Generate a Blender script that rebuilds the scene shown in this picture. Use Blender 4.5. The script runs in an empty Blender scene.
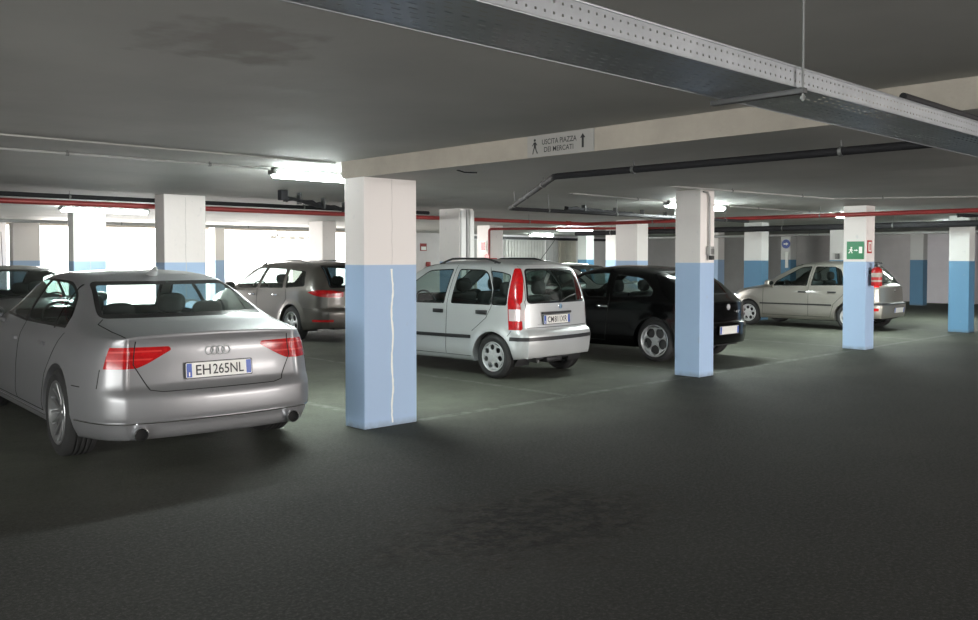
import bpy, bmesh, math, random
from mathutils import Vector, Matrix, noise
from mathutils.bvhtree import BVHTree
random.seed(7)
PI = math.pi
sc = bpy.context.scene
COL = sc.collection

# ------------------------------------------------------------------ camera, world, light, exposure
H_CAM = 1.55
F_PX = 897.0
PITCH = math.radians(1.6)
HORIZON = 258.0
camd = bpy.data.cameras.new('camera')
cam = bpy.data.objects.new('camera', camd); COL.objects.link(cam)
camd.sensor_fit = 'HORIZONTAL'; camd.sensor_width = 36.0
camd.lens = 36.0 * F_PX / 978.0
camd.shift_y = -((310 - HORIZON) - F_PX * math.tan(PITCH)) / 978.0
camd.clip_start = 0.05; camd.clip_end = 300
fwd = Vector((0.692, 0.722, -math.tan(PITCH))).normalized()
cam.rotation_euler = fwd.to_track_quat('-Z', 'Y').to_euler()
cam.location = (0, 0, H_CAM)
sc.camera = cam

sc.view_settings.view_transform = 'Standard'
sc.view_settings.look = 'None'
sc.view_settings.gamma = 1
sc.view_settings.use_curve_mapping = False
sc.view_settings.exposure = 1.5

w = bpy.data.worlds.new('world'); sc.world = w; w.use_nodes = True
wn = w.node_tree.nodes; wn.clear()
wo = wn.new('ShaderNodeOutputWorld'); wb = wn.new('ShaderNodeBackground')
wb.inputs[0].default_value = (1.0, 0.985, 0.97, 1); wb.inputs[1].default_value = 3.2
w.node_tree.links.new(wb.outputs[0], wo.inputs[0])

def area_light(name, loc, direction, sx, sy, power, col, spread=180):
    l = bpy.data.lights.new(name, 'AREA'); l.shape = 'RECTANGLE'; l.size = sx; l.size_y = sy
    l.energy = power; l.color = col; l.spread = math.radians(spread)
    o = bpy.data.objects.new(name, l); COL.objects.link(o)
    o.location = loc; o.rotation_euler = Vector(direction).to_track_quat('-Z', 'Y').to_euler()
    return o
# daylight coming in through the open street side (far left) and an unseen opening assumed behind the camera
area_light('daylight_street', (11.5, 25.2, 1.4), (0, -1, -0.1), 9.5, 2.0, 420, (1.0, 0.96, 0.92))
area_light('daylight_unseen_rear', (12.0, -9.32, 1.30), (0.0, 1, 0.0), 9.5, 1.5, 262, (1.0, 0.92, 0.875), 120)
area_light('fill_side', (-6.32, 1.5, 1.45), (1, 0.15, 0.02), 9.0, 1.5, 75, (0.95, 0.985, 0.95), 120)  # added fill that brightens faces turned to -X; no window known there

TUBE_STRENGTH = 82.0
TUBE_COLOR = (0.90, 1.0, 0.97)

# ------------------------------------------------------------------ materials
def mat(name, col, rough=0.6, metal=0.0, coat=0.0, noise_amt=0.0, nscale=8.0, bump=0.0, bscale=60.0, emit=None, es=0.0, spec=0.5, coatr=0.05):
    m = bpy.data.materials.new(name); m.use_nodes = True
    nt = m.node_tree; b = nt.nodes['Principled BSDF']
    b.inputs['Base Color'].default_value = (*col, 1)
    b.inputs['Roughness'].default_value = rough
    b.inputs['Metallic'].default_value = metal
    b.inputs['Coat Weight'].default_value = coat
    b.inputs['Coat Roughness'].default_value = coatr
    b.inputs['Specular IOR Level'].default_value = spec
    if emit:
        b.inputs['Emission Color'].default_value = (*emit, 1); b.inputs['Emission Strength'].default_value = es
    if noise_amt or bump:
        tc = nt.nodes.new('ShaderNodeTexCoord')
    if noise_amt:
        n = nt.nodes.new('ShaderNodeTexNoise'); n.inputs['Scale'].default_value = nscale; n.inputs['Detail'].default_value = 6
        n.inputs['Roughness'].default_value = 0.62
        nt.links.new(tc.outputs['Object'], n.inputs['Vector'])
        r = nt.nodes.new('ShaderNodeMapRange')
        r.inputs[1].default_value = 0.25; r.inputs[2].default_value = 0.75
        r.inputs[3].default_value = 1 - noise_amt; r.inputs[4].default_value = 1 + noise_amt
        nt.links.new(n.outputs[0], r.inputs[0])
        mx = nt.nodes.new('ShaderNodeMix'); mx.data_type = 'RGBA'; mx.blend_type = 'MULTIPLY'; mx.inputs[0].default_value = 1
        mx.inputs[6].default_value = (*col, 1)
        nt.links.new(r.outputs[0], mx.inputs[7])
        nt.links.new(mx.outputs[2], b.inputs['Base Color'])
    if bump:
        n2 = nt.nodes.new('ShaderNodeTexNoise'); n2.inputs['Scale'].default_value = bscale; n2.inputs['Detail'].default_value = 4
        nt.links.new(tc.outputs['Object'], n2.inputs['Vector'])
        bp = nt.nodes.new('ShaderNodeBump'); bp.inputs['Strength'].default_value = bump; bp.inputs['Distance'].default_value = 0.01
        nt.links.new(n2.outputs[0], bp.inputs['Height']); nt.links.new(bp.outputs[0], b.inputs['Normal'])
    return m

def glass_mat(name, tint, refl=1.0, rough=0.02):
    m = bpy.data.materials.new(name); m.use_nodes = True
    nt = m.node_tree; nt.nodes.clear()
    o = nt.nodes.new('ShaderNodeOutputMaterial'); t = nt.nodes.new('ShaderNodeBsdfTransparent'); t.inputs[0].default_value = (*tint, 1)
    g = nt.nodes.new('ShaderNodeBsdfGlossy'); g.inputs['Roughness'].default_value = rough; g.inputs[0].default_value = (refl, refl, refl, 1)
    fr = nt.nodes.new('ShaderNodeFresnel'); fr.inputs[0].default_value = 1.5
    mx = nt.nodes.new('ShaderNodeMixShader')
    geo = nt.nodes.new('ShaderNodeNewGeometry')
    # back faces: same fresnel as front
    ma = nt.nodes.new('ShaderNodeMix'); ma.data_type = 'FLOAT'
    ma.inputs[3].default_value = 0.06
    nt.links.new(geo.outputs['Backfacing'], ma.inputs[0]); nt.links.new(fr.outputs[0], ma.inputs[2])
    nt.links.new(ma.outputs[0], mx.inputs[0]); nt.links.new(t.outputs[0], mx.inputs[1]); nt.links.new(g.outputs[0], mx.inputs[2])
    nt.links.new(mx.outputs[0], o.inputs[0])
    return m

M = {}
M['glass'] = glass_mat('window_glass', (0.62, 0.71, 0.69))
M['glass_dark'] = glass_mat('tinted_glass', (0.32, 0.37, 0.36))
M['black_plastic'] = mat('black_plastic', (0.018, 0.018, 0.019), 0.45)
M['rubber'] = mat('rubber', (0.022, 0.022, 0.022), 0.8, bump=0.3, bscale=90)
M['seam'] = mat('seam_dark', (0.008, 0.008, 0.008), 0.8)
M['trim_black'] = mat('trim_black', (0.012, 0.012, 0.013), 0.25)
M['chrome'] = mat('chrome', (0.75, 0.76, 0.78), 0.12, 1.0)
M['alloy_grey'] = mat('alloy_grey', (0.42, 0.425, 0.43), 0.32, 0.85)
M['badge'] = mat('badge_satin', (0.62, 0.63, 0.64), 0.35, 0.4)
M['alloy'] = mat('alloy', (0.70, 0.71, 0.72), 0.35, 0.7)
M['hubcap'] = mat('hubcap_silver', (0.55, 0.56, 0.56), 0.45, 0.4)
M['interior'] = mat('interior_dark', (0.035, 0.036, 0.036), 0.8, noise_amt=0.2, nscale=30)
M['seat'] = mat('seat_fabric', (0.05, 0.052, 0.052), 0.85, bump=0.2, bscale=120)
M['redlight'] = mat('tail_lamp_red', (0.42, 0.008, 0.010), 0.2, 0.0, coat=0.5, spec=0.3, coatr=0.15, noise_amt=0.35, nscale=22)
M['redlight_dark'] = mat('tail_lamp_dark_red', (0.20, 0.006, 0.008), 0.15, 0.0, coat=1.0)
M['lamp_bar'] = mat('lamp_bar_red', (0.62, 0.04, 0.035), 0.25, 0.0, coat=0.4)
M['whitelight'] = mat('lamp_clear', (0.72, 0.60, 0.60), 0.12, 0.2, coat=1.0)
M['headlight'] = mat('headlamp_clear', (0.55, 0.58, 0.60), 0.08, 0.5, coat=1.0)
M['plate_white'] = mat('plate_white', (0.80, 0.80, 0.76), 0.4)
M['plate_blue'] = mat('plate_blue', (0.02, 0.08, 0.42), 0.4)
M['ink'] = mat('ink_black', (0.012, 0.012, 0.014), 0.5)
M['silver'] = mat('silver_paint', (0.50, 0.515, 0.515), 0.42, 0.35, coat=0.6, coatr=0.08)
M['audi_silver'] = mat('grey_silver_paint', (0.29, 0.292, 0.30), 0.44, 0.55, coat=0.3, coatr=0.10)
M['wagon_grey'] = mat('warm_grey_paint', (0.115, 0.105, 0.094), 0.38, 0.6, coat=0.4)
M['black_paint'] = mat('black_paint', (0.002, 0.002, 0.0022), 0.13, 0.0, coat=0.0, spec=0.32)
M['beige_silver'] = mat('beige_silver_paint', (0.34, 0.325, 0.29), 0.38, 0.65, coat=0.6)
M['dark_grey_paint'] = mat('dark_grey_paint', (0.14, 0.14, 0.14), 0.33, 0.7, coat=0.8)
M['pale_silver'] = mat('pale_silver_paint', (0.50, 0.51, 0.50), 0.38, 0.65, coat=0.6)
M['galv'] = mat('galvanised_steel', (0.42, 0.44, 0.46), 0.36, 0.85, noise_amt=0.15, nscale=5)
M['galv_dull'] = mat('dull_steel', (0.20, 0.205, 0.20), 0.5, 0.7)
M['disc'] = mat('brake_disc_steel', (0.09, 0.09, 0.09), 0.5, 0.6)
M['red_pipe'] = mat('red_pipe_paint', (0.27, 0.030, 0.028), 0.4, noise_amt=0.15, nscale=4)
M['red'] = mat('signal_red', (0.46, 0.016, 0.016), 0.3)
M['black_pipe'] = mat('black_pipe', (0.016, 0.016, 0.018), 0.75, spec=0.3)
M['bracket'] = mat('dark_steel_channel', (0.07, 0.072, 0.072), 0.6, 0.5)
M['conduit'] = mat('grey_conduit', (0.36, 0.36, 0.35), 0.5)
M['white_plastic'] = mat('white_plastic', (0.75, 0.75, 0.73), 0.45)
M['green_sign'] = mat('green_sign', (0.01, 0.20, 0.075), 0.4)
M['sign_white'] = mat('sign_white', (0.85, 0.87, 0.82), 0.4)
M['sign_grey'] = mat('sign_grey', (0.33, 0.32, 0.30), 0.5)
M['joint'] = mat('joint_grey', (0.58, 0.56, 0.54), 0.7)
M['sign_blue'] = mat('sign_blue', (0.01, 0.05, 0.32), 0.4)
M['shutter'] = mat('shutter_grey', (0.36, 0.35, 0.33), 0.6, noise_amt=0.12, nscale=3)
M['shutter_beige'] = mat('shutter_beige', (0.48, 0.44, 0.38), 0.6, noise_amt=0.1, nscale=3)
M['concrete_beige'] = mat('bare_concrete', (0.37, 0.335, 0.285), 0.8, noise_amt=0.12, nscale=3, bump=0.4, bscale=40)
M['wall'] = mat('wall_plaster', (0.60, 0.575, 0.57), 0.8, noise_amt=0.08, nscale=1.5)
M['wall_dark'] = mat('wall_dark', (0.33, 0.32, 0.31), 0.85, noise_amt=0.1, nscale=1.5)
M['wall_white'] = mat('wall_white', (0.78, 0.75, 0.78), 0.8, noise_amt=0.06, nscale=1.5)
M['outside'] = mat('outside_paving', (0.75, 0.73, 0.70), 0.8, noise_amt=0.1, nscale=2)
M['brick'] = mat('pale_brick', (0.62, 0.56, 0.52), 0.8, noise_amt=0.12, nscale=6)
M['tube'] = mat('tube_diffuser', (0.9, 0.95, 0.95), 0.3, emit=TUBE_COLOR, es=TUBE_STRENGTH)
M['tube_far'] = M['tube']

def ceiling_mat():
    m = bpy.data.materials.new('ceiling_plaster'); m.use_nodes = True; nt = m.node_tree; b = nt.nodes['Principled BSDF']
    b.inputs['Roughness'].default_value = 0.75
    tc = nt.nodes.new('ShaderNodeTexCoord')
    n = nt.nodes.new('ShaderNodeTexNoise'); n.inputs['Scale'].default_value = 1.1; n.inputs['Detail'].default_value = 7
    nt.links.new(tc.outputs['Object'], n.inputs['Vector'])
    cr = nt.nodes.new('ShaderNodeValToRGB')
    cr.color_ramp.elements[0].position = 0.3; cr.color_ramp.elements[0].color = (0.37, 0.365, 0.34, 1)
    cr.color_ramp.elements[1].position = 0.7; cr.color_ramp.elements[1].color = (0.44, 0.435, 0.405, 1)
    nt.links.new(n.outputs[0], cr.inputs[0])
    # damp stain near (1.5, 3.6)
    mp = nt.nodes.new('ShaderNodeMapping'); mp.vector_type = 'POINT'
    mp.inputs['Location'].default_value = (-1.85, -3.42, 0)
    nt.links.new(tc.outputs['Object'], mp.inputs['Vector'])
    n2 = nt.nodes.new('ShaderNodeTexNoise'); n2.inputs['Scale'].default_value = 5; n2.inputs['Detail'].default_value = 8
    nt.links.new(tc.outputs['Object'], n2.inputs['Vector'])
    ln = nt.nodes.new('ShaderNodeVectorMath'); ln.operation = 'LENGTH'
    sc_ = nt.nodes.new('ShaderNodeVectorMath'); sc_.operation = 'MULTIPLY'; sc_.inputs[1].default_value = (1, 1, 0)
    nt.links.new(mp.outputs[0], sc_.inputs[0]); nt.links.new(sc_.outputs[0], ln.inputs[0])
    a = nt.nodes.new('ShaderNodeMath'); a.operation = 'MULTIPLY_ADD'; a.inputs[1].default_value = -1.15
    nt.links.new(ln.outputs['Value'], a.inputs[0]); nt.links.new(n2.outputs[0], a.inputs[2])
    r = nt.nodes.new('ShaderNodeMapRange'); r.inputs[1].default_value = 0.05; r.inputs[2].default_value = 0.25; r.inputs[3].default_value = 0; r.inputs[4].default_value = 0.6
    nt.links.new(a.outputs[0], r.inputs[0])
    mx = nt.nodes.new('ShaderNodeMix'); mx.data_type = 'RGBA'
    nt.links.new(r.outputs[0], mx.inputs[0]); nt.links.new(cr.outputs[0], mx.inputs[6]); mx.inputs[7].default_value = (0.24, 0.215, 0.19, 1)
    nt.links.new(mx.outputs[2], b.inputs['Base Color'])
    n3 = nt.nodes.new('ShaderNodeTexNoise'); n3.inputs['Scale'].default_value = 3; n3.inputs['Detail'].default_value = 5
    nt.links.new(tc.outputs['Object'], n3.inputs['Vector'])
    bp = nt.nodes.new('ShaderNodeBump'); bp.inputs['Strength'].default_value = 0.25; bp.inputs['Distance'].default_value = 0.03
    nt.links.new(n3.outputs[0], bp.inputs['Height']); nt.links.new(bp.outputs[0], b.inputs['Normal'])
    return m
M['ceiling'] = ceiling_mat()

def floor_mat():
    m = bpy.data.materials.new('asphalt_floor'); m.use_nodes = True; nt = m.node_tree; b = nt.nodes['Principled BSDF']
    L = nt.links.new
    tc = nt.nodes.new('ShaderNodeTexCoord')
    sep = nt.nodes.new('ShaderNodeSeparateXYZ'); L(tc.outputs['Object'], sep.inputs[0])
    def nz(scale, det=6, rough=0.6):
        n = nt.nodes.new('ShaderNodeTexNoise'); n.inputs['Scale'].default_value = scale; n.inputs['Detail'].default_value = det; n.inputs['Roughness'].default_value = rough
        L(tc.outputs['Object'], n.inputs['Vector']); return n.outputs[0]
    def mr(v, a, b_, c, d):
        r = nt.nodes.new('ShaderNodeMapRange'); r.inputs[1].default_value = a; r.inputs[2].default_value = b_; r.inputs[3].default_value = c; r.inputs[4].default_value = d
        L(v, r.inputs[0]); return r.outputs[0]
    def mth(op, a, b_=None, c=None):
        n = nt.nodes.new('ShaderNodeMath'); n.operation = op
        for i, v in enumerate((a, b_, c)):
            if v is None: continue
            if isinstance(v, (int, float)): n.inputs[i].default_value = v
            else: L(v, n.inputs[i])
        return n.outputs[0]
    def mix(f, c1, c2):
        mx = nt.nodes.new('ShaderNodeMix'); mx.data_type = 'RGBA'
        if isinstance(f, float): mx.inputs[0].default_value = f
        else: L(f, mx.inputs[0])
        for i, c in ((6, c1), (7, c2)):
            if isinstance(c, tuple): mx.inputs[i].default_value = (*c, 1)
            else: L(c, mx.inputs[i])
        return mx.outputs[2]
    big = nz(0.55, 7); fine = nz(26, 6, 0.75); grit = nz(110, 3, 0.8)
    # dark asphalt; lamplight over the bays painted in as a paler, greener tone
    edge = mth('ADD', sep.outputs[1], mth('MULTIPLY_ADD', big, 1.2, -0.6))
    bay = mr(edge, 5.0, 7.3, 0.0, 1.0)
    lane_dim_c = mix(mr(big, 0.3, 0.7, 0.0, 1.0), (0.031, 0.031, 0.0275), (0.045, 0.044, 0.039))
    bay_lit_c = mix(mr(big, 0.35, 0.65, 0.0, 1.0), (0.074, 0.082, 0.062), (0.105, 0.113, 0.088))
    base = mix(bay, lane_dim_c, bay_lit_c)
    base = mix(mr(nz(3.2, 8, 0.72), 0.35, 0.7, 0.0, 0.35), base, (0.024, 0.024, 0.021))
    base = mix(mr(nz(48, 5, 0.8), 0.50, 0.62, 0.0, 0.55), base, (0.115, 0.112, 0.10))
    # rough worn patch in the lane
    vm = nt.nodes.new('ShaderNodeVectorMath'); vm.operation = 'SUBTRACT'; vm.inputs[1].default_value = (3.85, 3.6, 0)
    L(tc.outputs['Object'], vm.inputs[0])
    vs = nt.nodes.new('ShaderNodeVectorMath'); vs.operation = 'MULTIPLY'; vs.inputs[1].default_value = (0.75, 1.25, 0)
    L(vm.outputs[0], vs.inputs[0])
    ln = nt.nodes.new('ShaderNodeVectorMath'); ln.operation = 'LENGTH'; L(vs.outputs[0], ln.inputs[0])
    wear = mr(mth('ADD', mth('MULTIPLY', ln.outputs['Value'], -0.55), nz(2.6, 8, 0.7)), 0.0, 0.3, 0.0, 1.0)
    base = mix(mth('MULTIPLY', wear, mr(fine, 0.4, 0.6, 0.15, 0.6)), base, (0.070, 0.055, 0.040))
    base = mix(mth('MULTIPLY', wear, mr(nz(9, 7, 0.75), 0.47, 0.56, 0.85, 0.0)), base, (0.016, 0.015, 0.013))
    # worn white bay lines
    def band(axis, c, hw, lo, hi):
        other = 1 - axis
        d = mth('ABSOLUTE', mth('SUBTRACT', sep.outputs[axis], c))
        a = mr(d, hw - 0.012, hw + 0.012, 1, 0)
        a = mth('MULTIPLY', a, mr(sep.outputs[other], lo, lo + 0.05, 0, 1))
        return mth('MULTIPLY', a, mr(sep.outputs[other], hi, hi + 0.05, 1, 0))
    lines = band(1, 6.62, 0.055, 5.4, 32)
    for x, hi in ((5.22, 12), (7.6, 12), (10.4, 12), (12.75, 12), (15.3, 12), (17.7, 12), (20.2, 12)):
        lines = mth('MAXIMUM', lines, band(0, x, 0.055, 6.6, hi))
    lines = mth('MULTIPLY', lines, mr(nz(7, 8, 0.75), 0.42, 0.66, 0.0, 0.33))
    base = mix(lines, base, (0.34, 0.35, 0.33))
    L(base, b.inputs['Base Color'])
    L(mr(fine, 0.3, 0.7, 0.66, 0.88), b.inputs['Roughness']); b.inputs['Specular IOR Level'].default_value = 0.25
    bp = nt.nodes.new('ShaderNodeBump'); bp.inputs['Strength'].default_value = 0.8; bp.inputs['Distance'].default_value = 0.012
    L(mth('ADD', fine, mth('MULTIPLY', grit, 0.7)), bp.inputs['Height'])
    bp2 = nt.nodes.new('ShaderNodeBump'); bp2.inputs['Distance'].default_value = 0.09
    L(mth('MULTIPLY', wear, 1.0), bp2.inputs['Strength']); L(nz(14, 5, 0.7), bp2.inputs['Height']); L(bp.outputs[0], bp2.inputs['Normal'])
    L(bp2.outputs[0], b.inputs['Normal'])
    return m
M['floor'] = floor_mat()

def column_mat(name, white, blue):
    m = bpy.data.materials.new(name); m.use_nodes = True; nt = m.node_tree; b = nt.nodes['Principled BSDF']
    L = nt.links.new
    b.inputs['Roughness'].default_value = 0.55
    geo = nt.nodes.new('ShaderNodeNewGeometry'); sep = nt.nodes.new('ShaderNodeSeparateXYZ'); L(geo.outputs['Position'], sep.inputs[0])
    r = nt.nodes.new('ShaderNodeMapRange'); r.inputs[1].default_value = 1.484; r.inputs[2].default_value = 1.49
    L(sep.outputs[2], r.inputs[0])
    mx = nt.nodes.new('ShaderNodeMix'); mx.data_type = 'RGBA'; L(r.outputs[0], mx.inputs[0])
    mx.inputs[6].default_value = (*blue, 1); mx.inputs[7].default_value = (*white, 1)
    n = nt.nodes.new('ShaderNodeTexNoise'); n.inputs['Scale'].default_value = 7; n.inputs['Detail'].default_value = 8; L(geo.outputs['Position'], n.inputs['Vector'])
    r2 = nt.nodes.new('ShaderNodeMapRange'); r2.inputs[1].default_value = 0.66; r2.inputs[2].default_value = 0.74; r2.inputs[3].default_value = 0; r2.inputs[4].default_value = 0.25
    L(n.outputs[0], r2.inputs[0])
    mx2 = nt.nodes.new('ShaderNodeMix'); mx2.data_type = 'RGBA'; L(r2.outputs[0], mx2.inputs[0]); L(mx.outputs[2], mx2.inputs[6]); mx2.inputs[7].default_value = (0.35, 0.38, 0.42, 1)
    # scuffs near the floor
    r3 = nt.nodes.new('ShaderNodeMapRange'); r3.inputs[1].default_value = 0.0; r3.inputs[2].default_value = 0.07; r3.inputs[3].default_value = 0.9; r3.inputs[4].default_value = 0.0
    L(sep.outputs[2], r3.inputs[0])
    n4 = nt.nodes.new('ShaderNodeTexNoise'); n4.inputs['Scale'].default_value = 14; L(geo.outputs['Position'], n4.inputs['Vector'])
    ml = nt.nodes.new('ShaderNodeMath'); ml.operation = 'MULTIPLY'; L(r3.outputs[0], ml.inputs[0]); L(n4.outputs[0], ml.inputs[1])
    mx3 = nt.nodes.new('ShaderNodeMix'); mx3.data_type = 'RGBA'; L(ml.outputs[0], mx3.inputs[0]); L(mx2.outputs[2], mx3.inputs[6]); mx3.inputs[7].default_value = (0.14, 0.13, 0.12, 1)
    L(mx3.outputs[2], b.inputs['Base Color'])
    n3 = nt.nodes.new('ShaderNodeTexNoise'); n3.inputs['Scale'].default_value = 12; L(geo.outputs['Position'], n3.inputs['Vector'])
    bp = nt.nodes.new('ShaderNodeBump'); bp.inputs['Strength'].default_value = 0.2; bp.inputs['Distance'].default_value = 0.01
    L(n3.outputs[0], bp.inputs['Height']); L(bp.outputs[0], b.inputs['Normal'])
    return m
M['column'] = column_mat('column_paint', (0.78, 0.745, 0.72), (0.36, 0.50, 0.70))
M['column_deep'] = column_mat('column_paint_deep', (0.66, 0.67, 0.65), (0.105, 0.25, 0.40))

# ------------------------------------------------------------------ helpers
def link(name, me, m=None, parent=None):
    o = bpy.data.objects.new(name, me); COL.objects.link(o)
    if m is not None:
        me.materials.clear()
        for k in (m if isinstance(m, (list, tuple)) else [m]): me.materials.append(k)
    if parent is not None: o.parent = parent
    return o
def obj(name, bm, m, parent=None, smooth=False):
    me = bpy.data.meshes.new(name); bm.to_mesh(me); bm.free()
    if smooth:
        for p in me.polygons: p.use_smooth = True
        try: me.set_sharp_from_angle(angle=math.radians(38))
        except Exception: pass
    return link(name, me, m, parent)
def empty(name, loc=(0, 0, 0), rz=0.0, parent=None):
    o = bpy.data.objects.new(name, None); COL.objects.link(o); o.location = loc; o.rotation_euler = (0, 0, rz)
    o.empty_display_size = 0.2
    if parent: o.parent = parent
    return o
def tag(o, label, cat, group=None):
    o['label'] = label; o['category'] = cat
    if group: o['group'] = group
    return o
def struct(o):
    o['kind'] = 'structure'; return o
def add_box(bm, lo, hi, bevel=0.0):
    r = bmesh.ops.create_cube(bm, size=1.0)
    vs = r['verts']
    for v in vs:
        v.co = Vector([lo[i] + (v.co[i] + 0.5) * (hi[i] - lo[i]) for i in range(3)])
    if bevel > 0:
        es = list({e for v in vs for e in v.link_edges})
        bmesh.ops.bevel(bm, geom=es, offset=bevel, segments=2, profile=0.5, affect='EDGES')
    return vs
def box(name, lo, hi, m, parent=None, bevel=0.0):
    bm = bmesh.new(); add_box(bm, lo, hi, bevel); return obj(name, bm, m, parent, smooth=bevel > 0)
def add_tube(bm, pts, r, seg=10, cap=True):
    pts = [Vector(p) for p in pts]; n = len(pts); rings = []
    up = Vector((0, 0, 1))
    prev = None
    for i, p in enumerate(pts):
        t = (pts[min(i + 1, n - 1)] - pts[max(i - 1, 0)]).normalized()
        if prev is None:
            a = up if abs(t.dot(up)) < 0.95 else Vector((1, 0, 0))
            u = t.cross(a).normalized()
        else:
            u = (prev - t * prev.dot(t)).normalized()
        prev = u; v = t.cross(u)
        rr = r[i] if isinstance(r, (list, tuple)) else r
        rings.append([bm.verts.new(p + (u * math.cos(2 * PI * k / seg) + v * math.sin(2 * PI * k / seg)) * rr) for k in range(seg)])
    for i in range(n - 1):
        for k in range(seg):
            bm.faces.new((rings[i][k], rings[i][(k + 1) % seg], rings[i + 1][(k + 1) % seg], rings[i + 1][k]))
    if cap:
        bm.faces.new(rings[0][::-1]); bm.faces.new(rings[-1])
    return rings
def tube(name, pts, r, m, parent=None, seg=10):
    bm = bmesh.new(); add_tube(bm, pts, r, seg); bmesh.ops.recalc_face_normals(bm, faces=bm.faces)
    return obj(name, bm, m, parent, smooth=True)
def add_lathe(bm, prof, M4, seg=40, close=False):
    """prof: (radius, height) around local Z of M4"""
    rings = []
    for (r, h) in prof:
        rings.append([bm.verts.new(M4 @ Vector((r * math.cos(2 * PI * k / seg), r * math.sin(2 * PI * k / seg), h))) for k in range(seg)])
    for i in range(len(prof) - 1):
        for k in range(seg):
            bm.faces.new((rings[i][k], rings[i][(k + 1) % seg], rings[i + 1][(k + 1) % seg], rings[i + 1][k]))
    if close:
        for k in range(seg):
            bm.faces.new((rings[-1][k], rings[-1][(k + 1) % seg], rings[0][(k + 1) % seg], rings[0][k]))
    return rings
def lathe(name, prof, M4, m, parent=None, seg=40, caps=True):
    bm = bmesh.new(); rg = add_lathe(bm, prof, M4, seg)
    if caps:
        bm.faces.new(rg[0][::-1]); bm.faces.new(rg[-1])
    bmesh.ops.remove_doubles(bm, verts=bm.verts, dist=1e-5)
    bmesh.ops.recalc_face_normals(bm, faces=bm.faces)
    return obj(name, bm, m, parent, smooth=True)
def frame_mat(o, xd, yd):
    x = Vector(xd).normalized(); y = Vector(yd).normalized(); z = x.cross(y).normalized()
    y = z.cross(x)
    return Matrix(((x.x, y.x, z.x, o[0]), (x.y, y.y, z.y, o[1]), (x.z, y.z, z.z, o[2]), (0, 0, 0, 1)))
def text(name, body, M4, width, height, m, parent=None, ext=0.0015, bold=0.0):
    cu = bpy.data.curves.new(name, 'FONT'); cu.body = body; cu.size = 1; cu.align_x = 'CENTER'; cu.extrude = 0.0; cu.offset = bold
    o = bpy.data.objects.new(name, cu); COL.objects.link(o)
    bpy.context.view_layer.update()
    dg = bpy.context.evaluated_depsgraph_get()
    me = bpy.data.meshes.new_from_object(o.evaluated_get(dg))
    bpy.data.objects.remove(o); bpy.data.curves.remove(cu)
    xs = [v.co.x for v in me.vertices]; ys = [v.co.y for v in me.vertices]
    cx, cy = (min(xs) + max(xs)) / 2, (min(ys) + max(ys)) / 2
    sx, sy = width / (max(xs) - min(xs)), height / (max(ys) - min(ys))
    for v in me.vertices:
        v.co = M4 @ Vector(((v.co.x - cx) * sx, (v.co.y - cy) * sy, ext))
    me.name = name
    return link(name, me, m, parent)
def poly_prism(name, poly, M4, depth, m, parent=None):
    bm = bmesh.new(); add_prism(bm, poly, M4, depth)
    return obj(name, bm, m, parent)
def add_prism(bm, poly, M4, depth, z0=0.0):
    a = [bm.verts.new(M4 @ Vector((p[0], p[1], z0))) for p in poly]
    b = [bm.verts.new(M4 @ Vector((p[0], p[1], z0 + depth))) for p in poly]
    n = len(poly)
    f1 = bm.faces.new(a[::-1]); f2 = bm.faces.new(b)
    for i in range(n): bm.faces.new((a[i], a[(i + 1) % n], b[(i + 1) % n], b[i]))
    bmesh.ops.recalc_face_normals(bm, faces=bm.faces)

def pchip(pts):
    xs = [p[0] for p in pts]; ys = [p[1] for p in pts]; n = len(xs)
    h = [xs[i + 1] - xs[i] for i in range(n - 1)]; d = [(ys[i + 1] - ys[i]) / h[i] for i in range(n - 1)]
    m = [0.0] * n; m[0] = d[0]; m[-1] = d[-1]
    for i in range(1, n - 1):
        if d[i - 1] * d[i] <= 0: m[i] = 0.0
        else:
            w1 = 2 * h[i] + h[i - 1]; w2 = h[i] + 2 * h[i - 1]; m[i] = (w1 + w2) / (w1 / d[i - 1] + w2 / d[i])
    def f(x):
        if x <= xs[0]: return ys[0]
        if x >= xs[-1]: return ys[-1]
        lo = 0
        for k in range(n - 1):
            if x <= xs[k + 1]: lo = k; break
        t = (x - xs[lo]) / h[lo]
        return ((1 + 2 * t) * (1 - t) ** 2 * ys[lo] + t * (1 - t) ** 2 * h[lo] * m[lo] + t * t * (3 - 2 * t) * ys[lo + 1] + t * t * (t - 1) * h[lo] * m[lo + 1])
    return f
def round_poly(poly, r, n=4):
    out = []; N = len(poly)
    for i in range(N):
        p = Vector(poly[i][:2]); a = Vector(poly[i - 1][:2]); b = Vector(poly[(i + 1) % N][:2])
        rr = poly[i][2] if len(poly[i]) > 2 else r
        da = (a - p); db = (b - p); q = min(rr, da.length * 0.45, db.length * 0.45)
        if q < 1e-4: out.append(tuple(p)); continue
        A = p + da.normalized() * q; B = p + db.normalized() * q
        for k in range(n + 1):
            t = k / n; v = A * (1 - t) ** 2 + p * 2 * t * (1 - t) + B * t * t; out.append((v.x, v.y))
    return out
def inside(poly, x, y):
    c = False; n = len(poly); j = n - 1
    for i in range(n):
        xi, yi = poly[i]; xj, yj = poly[j]
        if (yi > y) != (yj > y) and x < (xj - xi) * (y - yi) / (yj - yi) + xi: c = not c
        j = i
    return c
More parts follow.
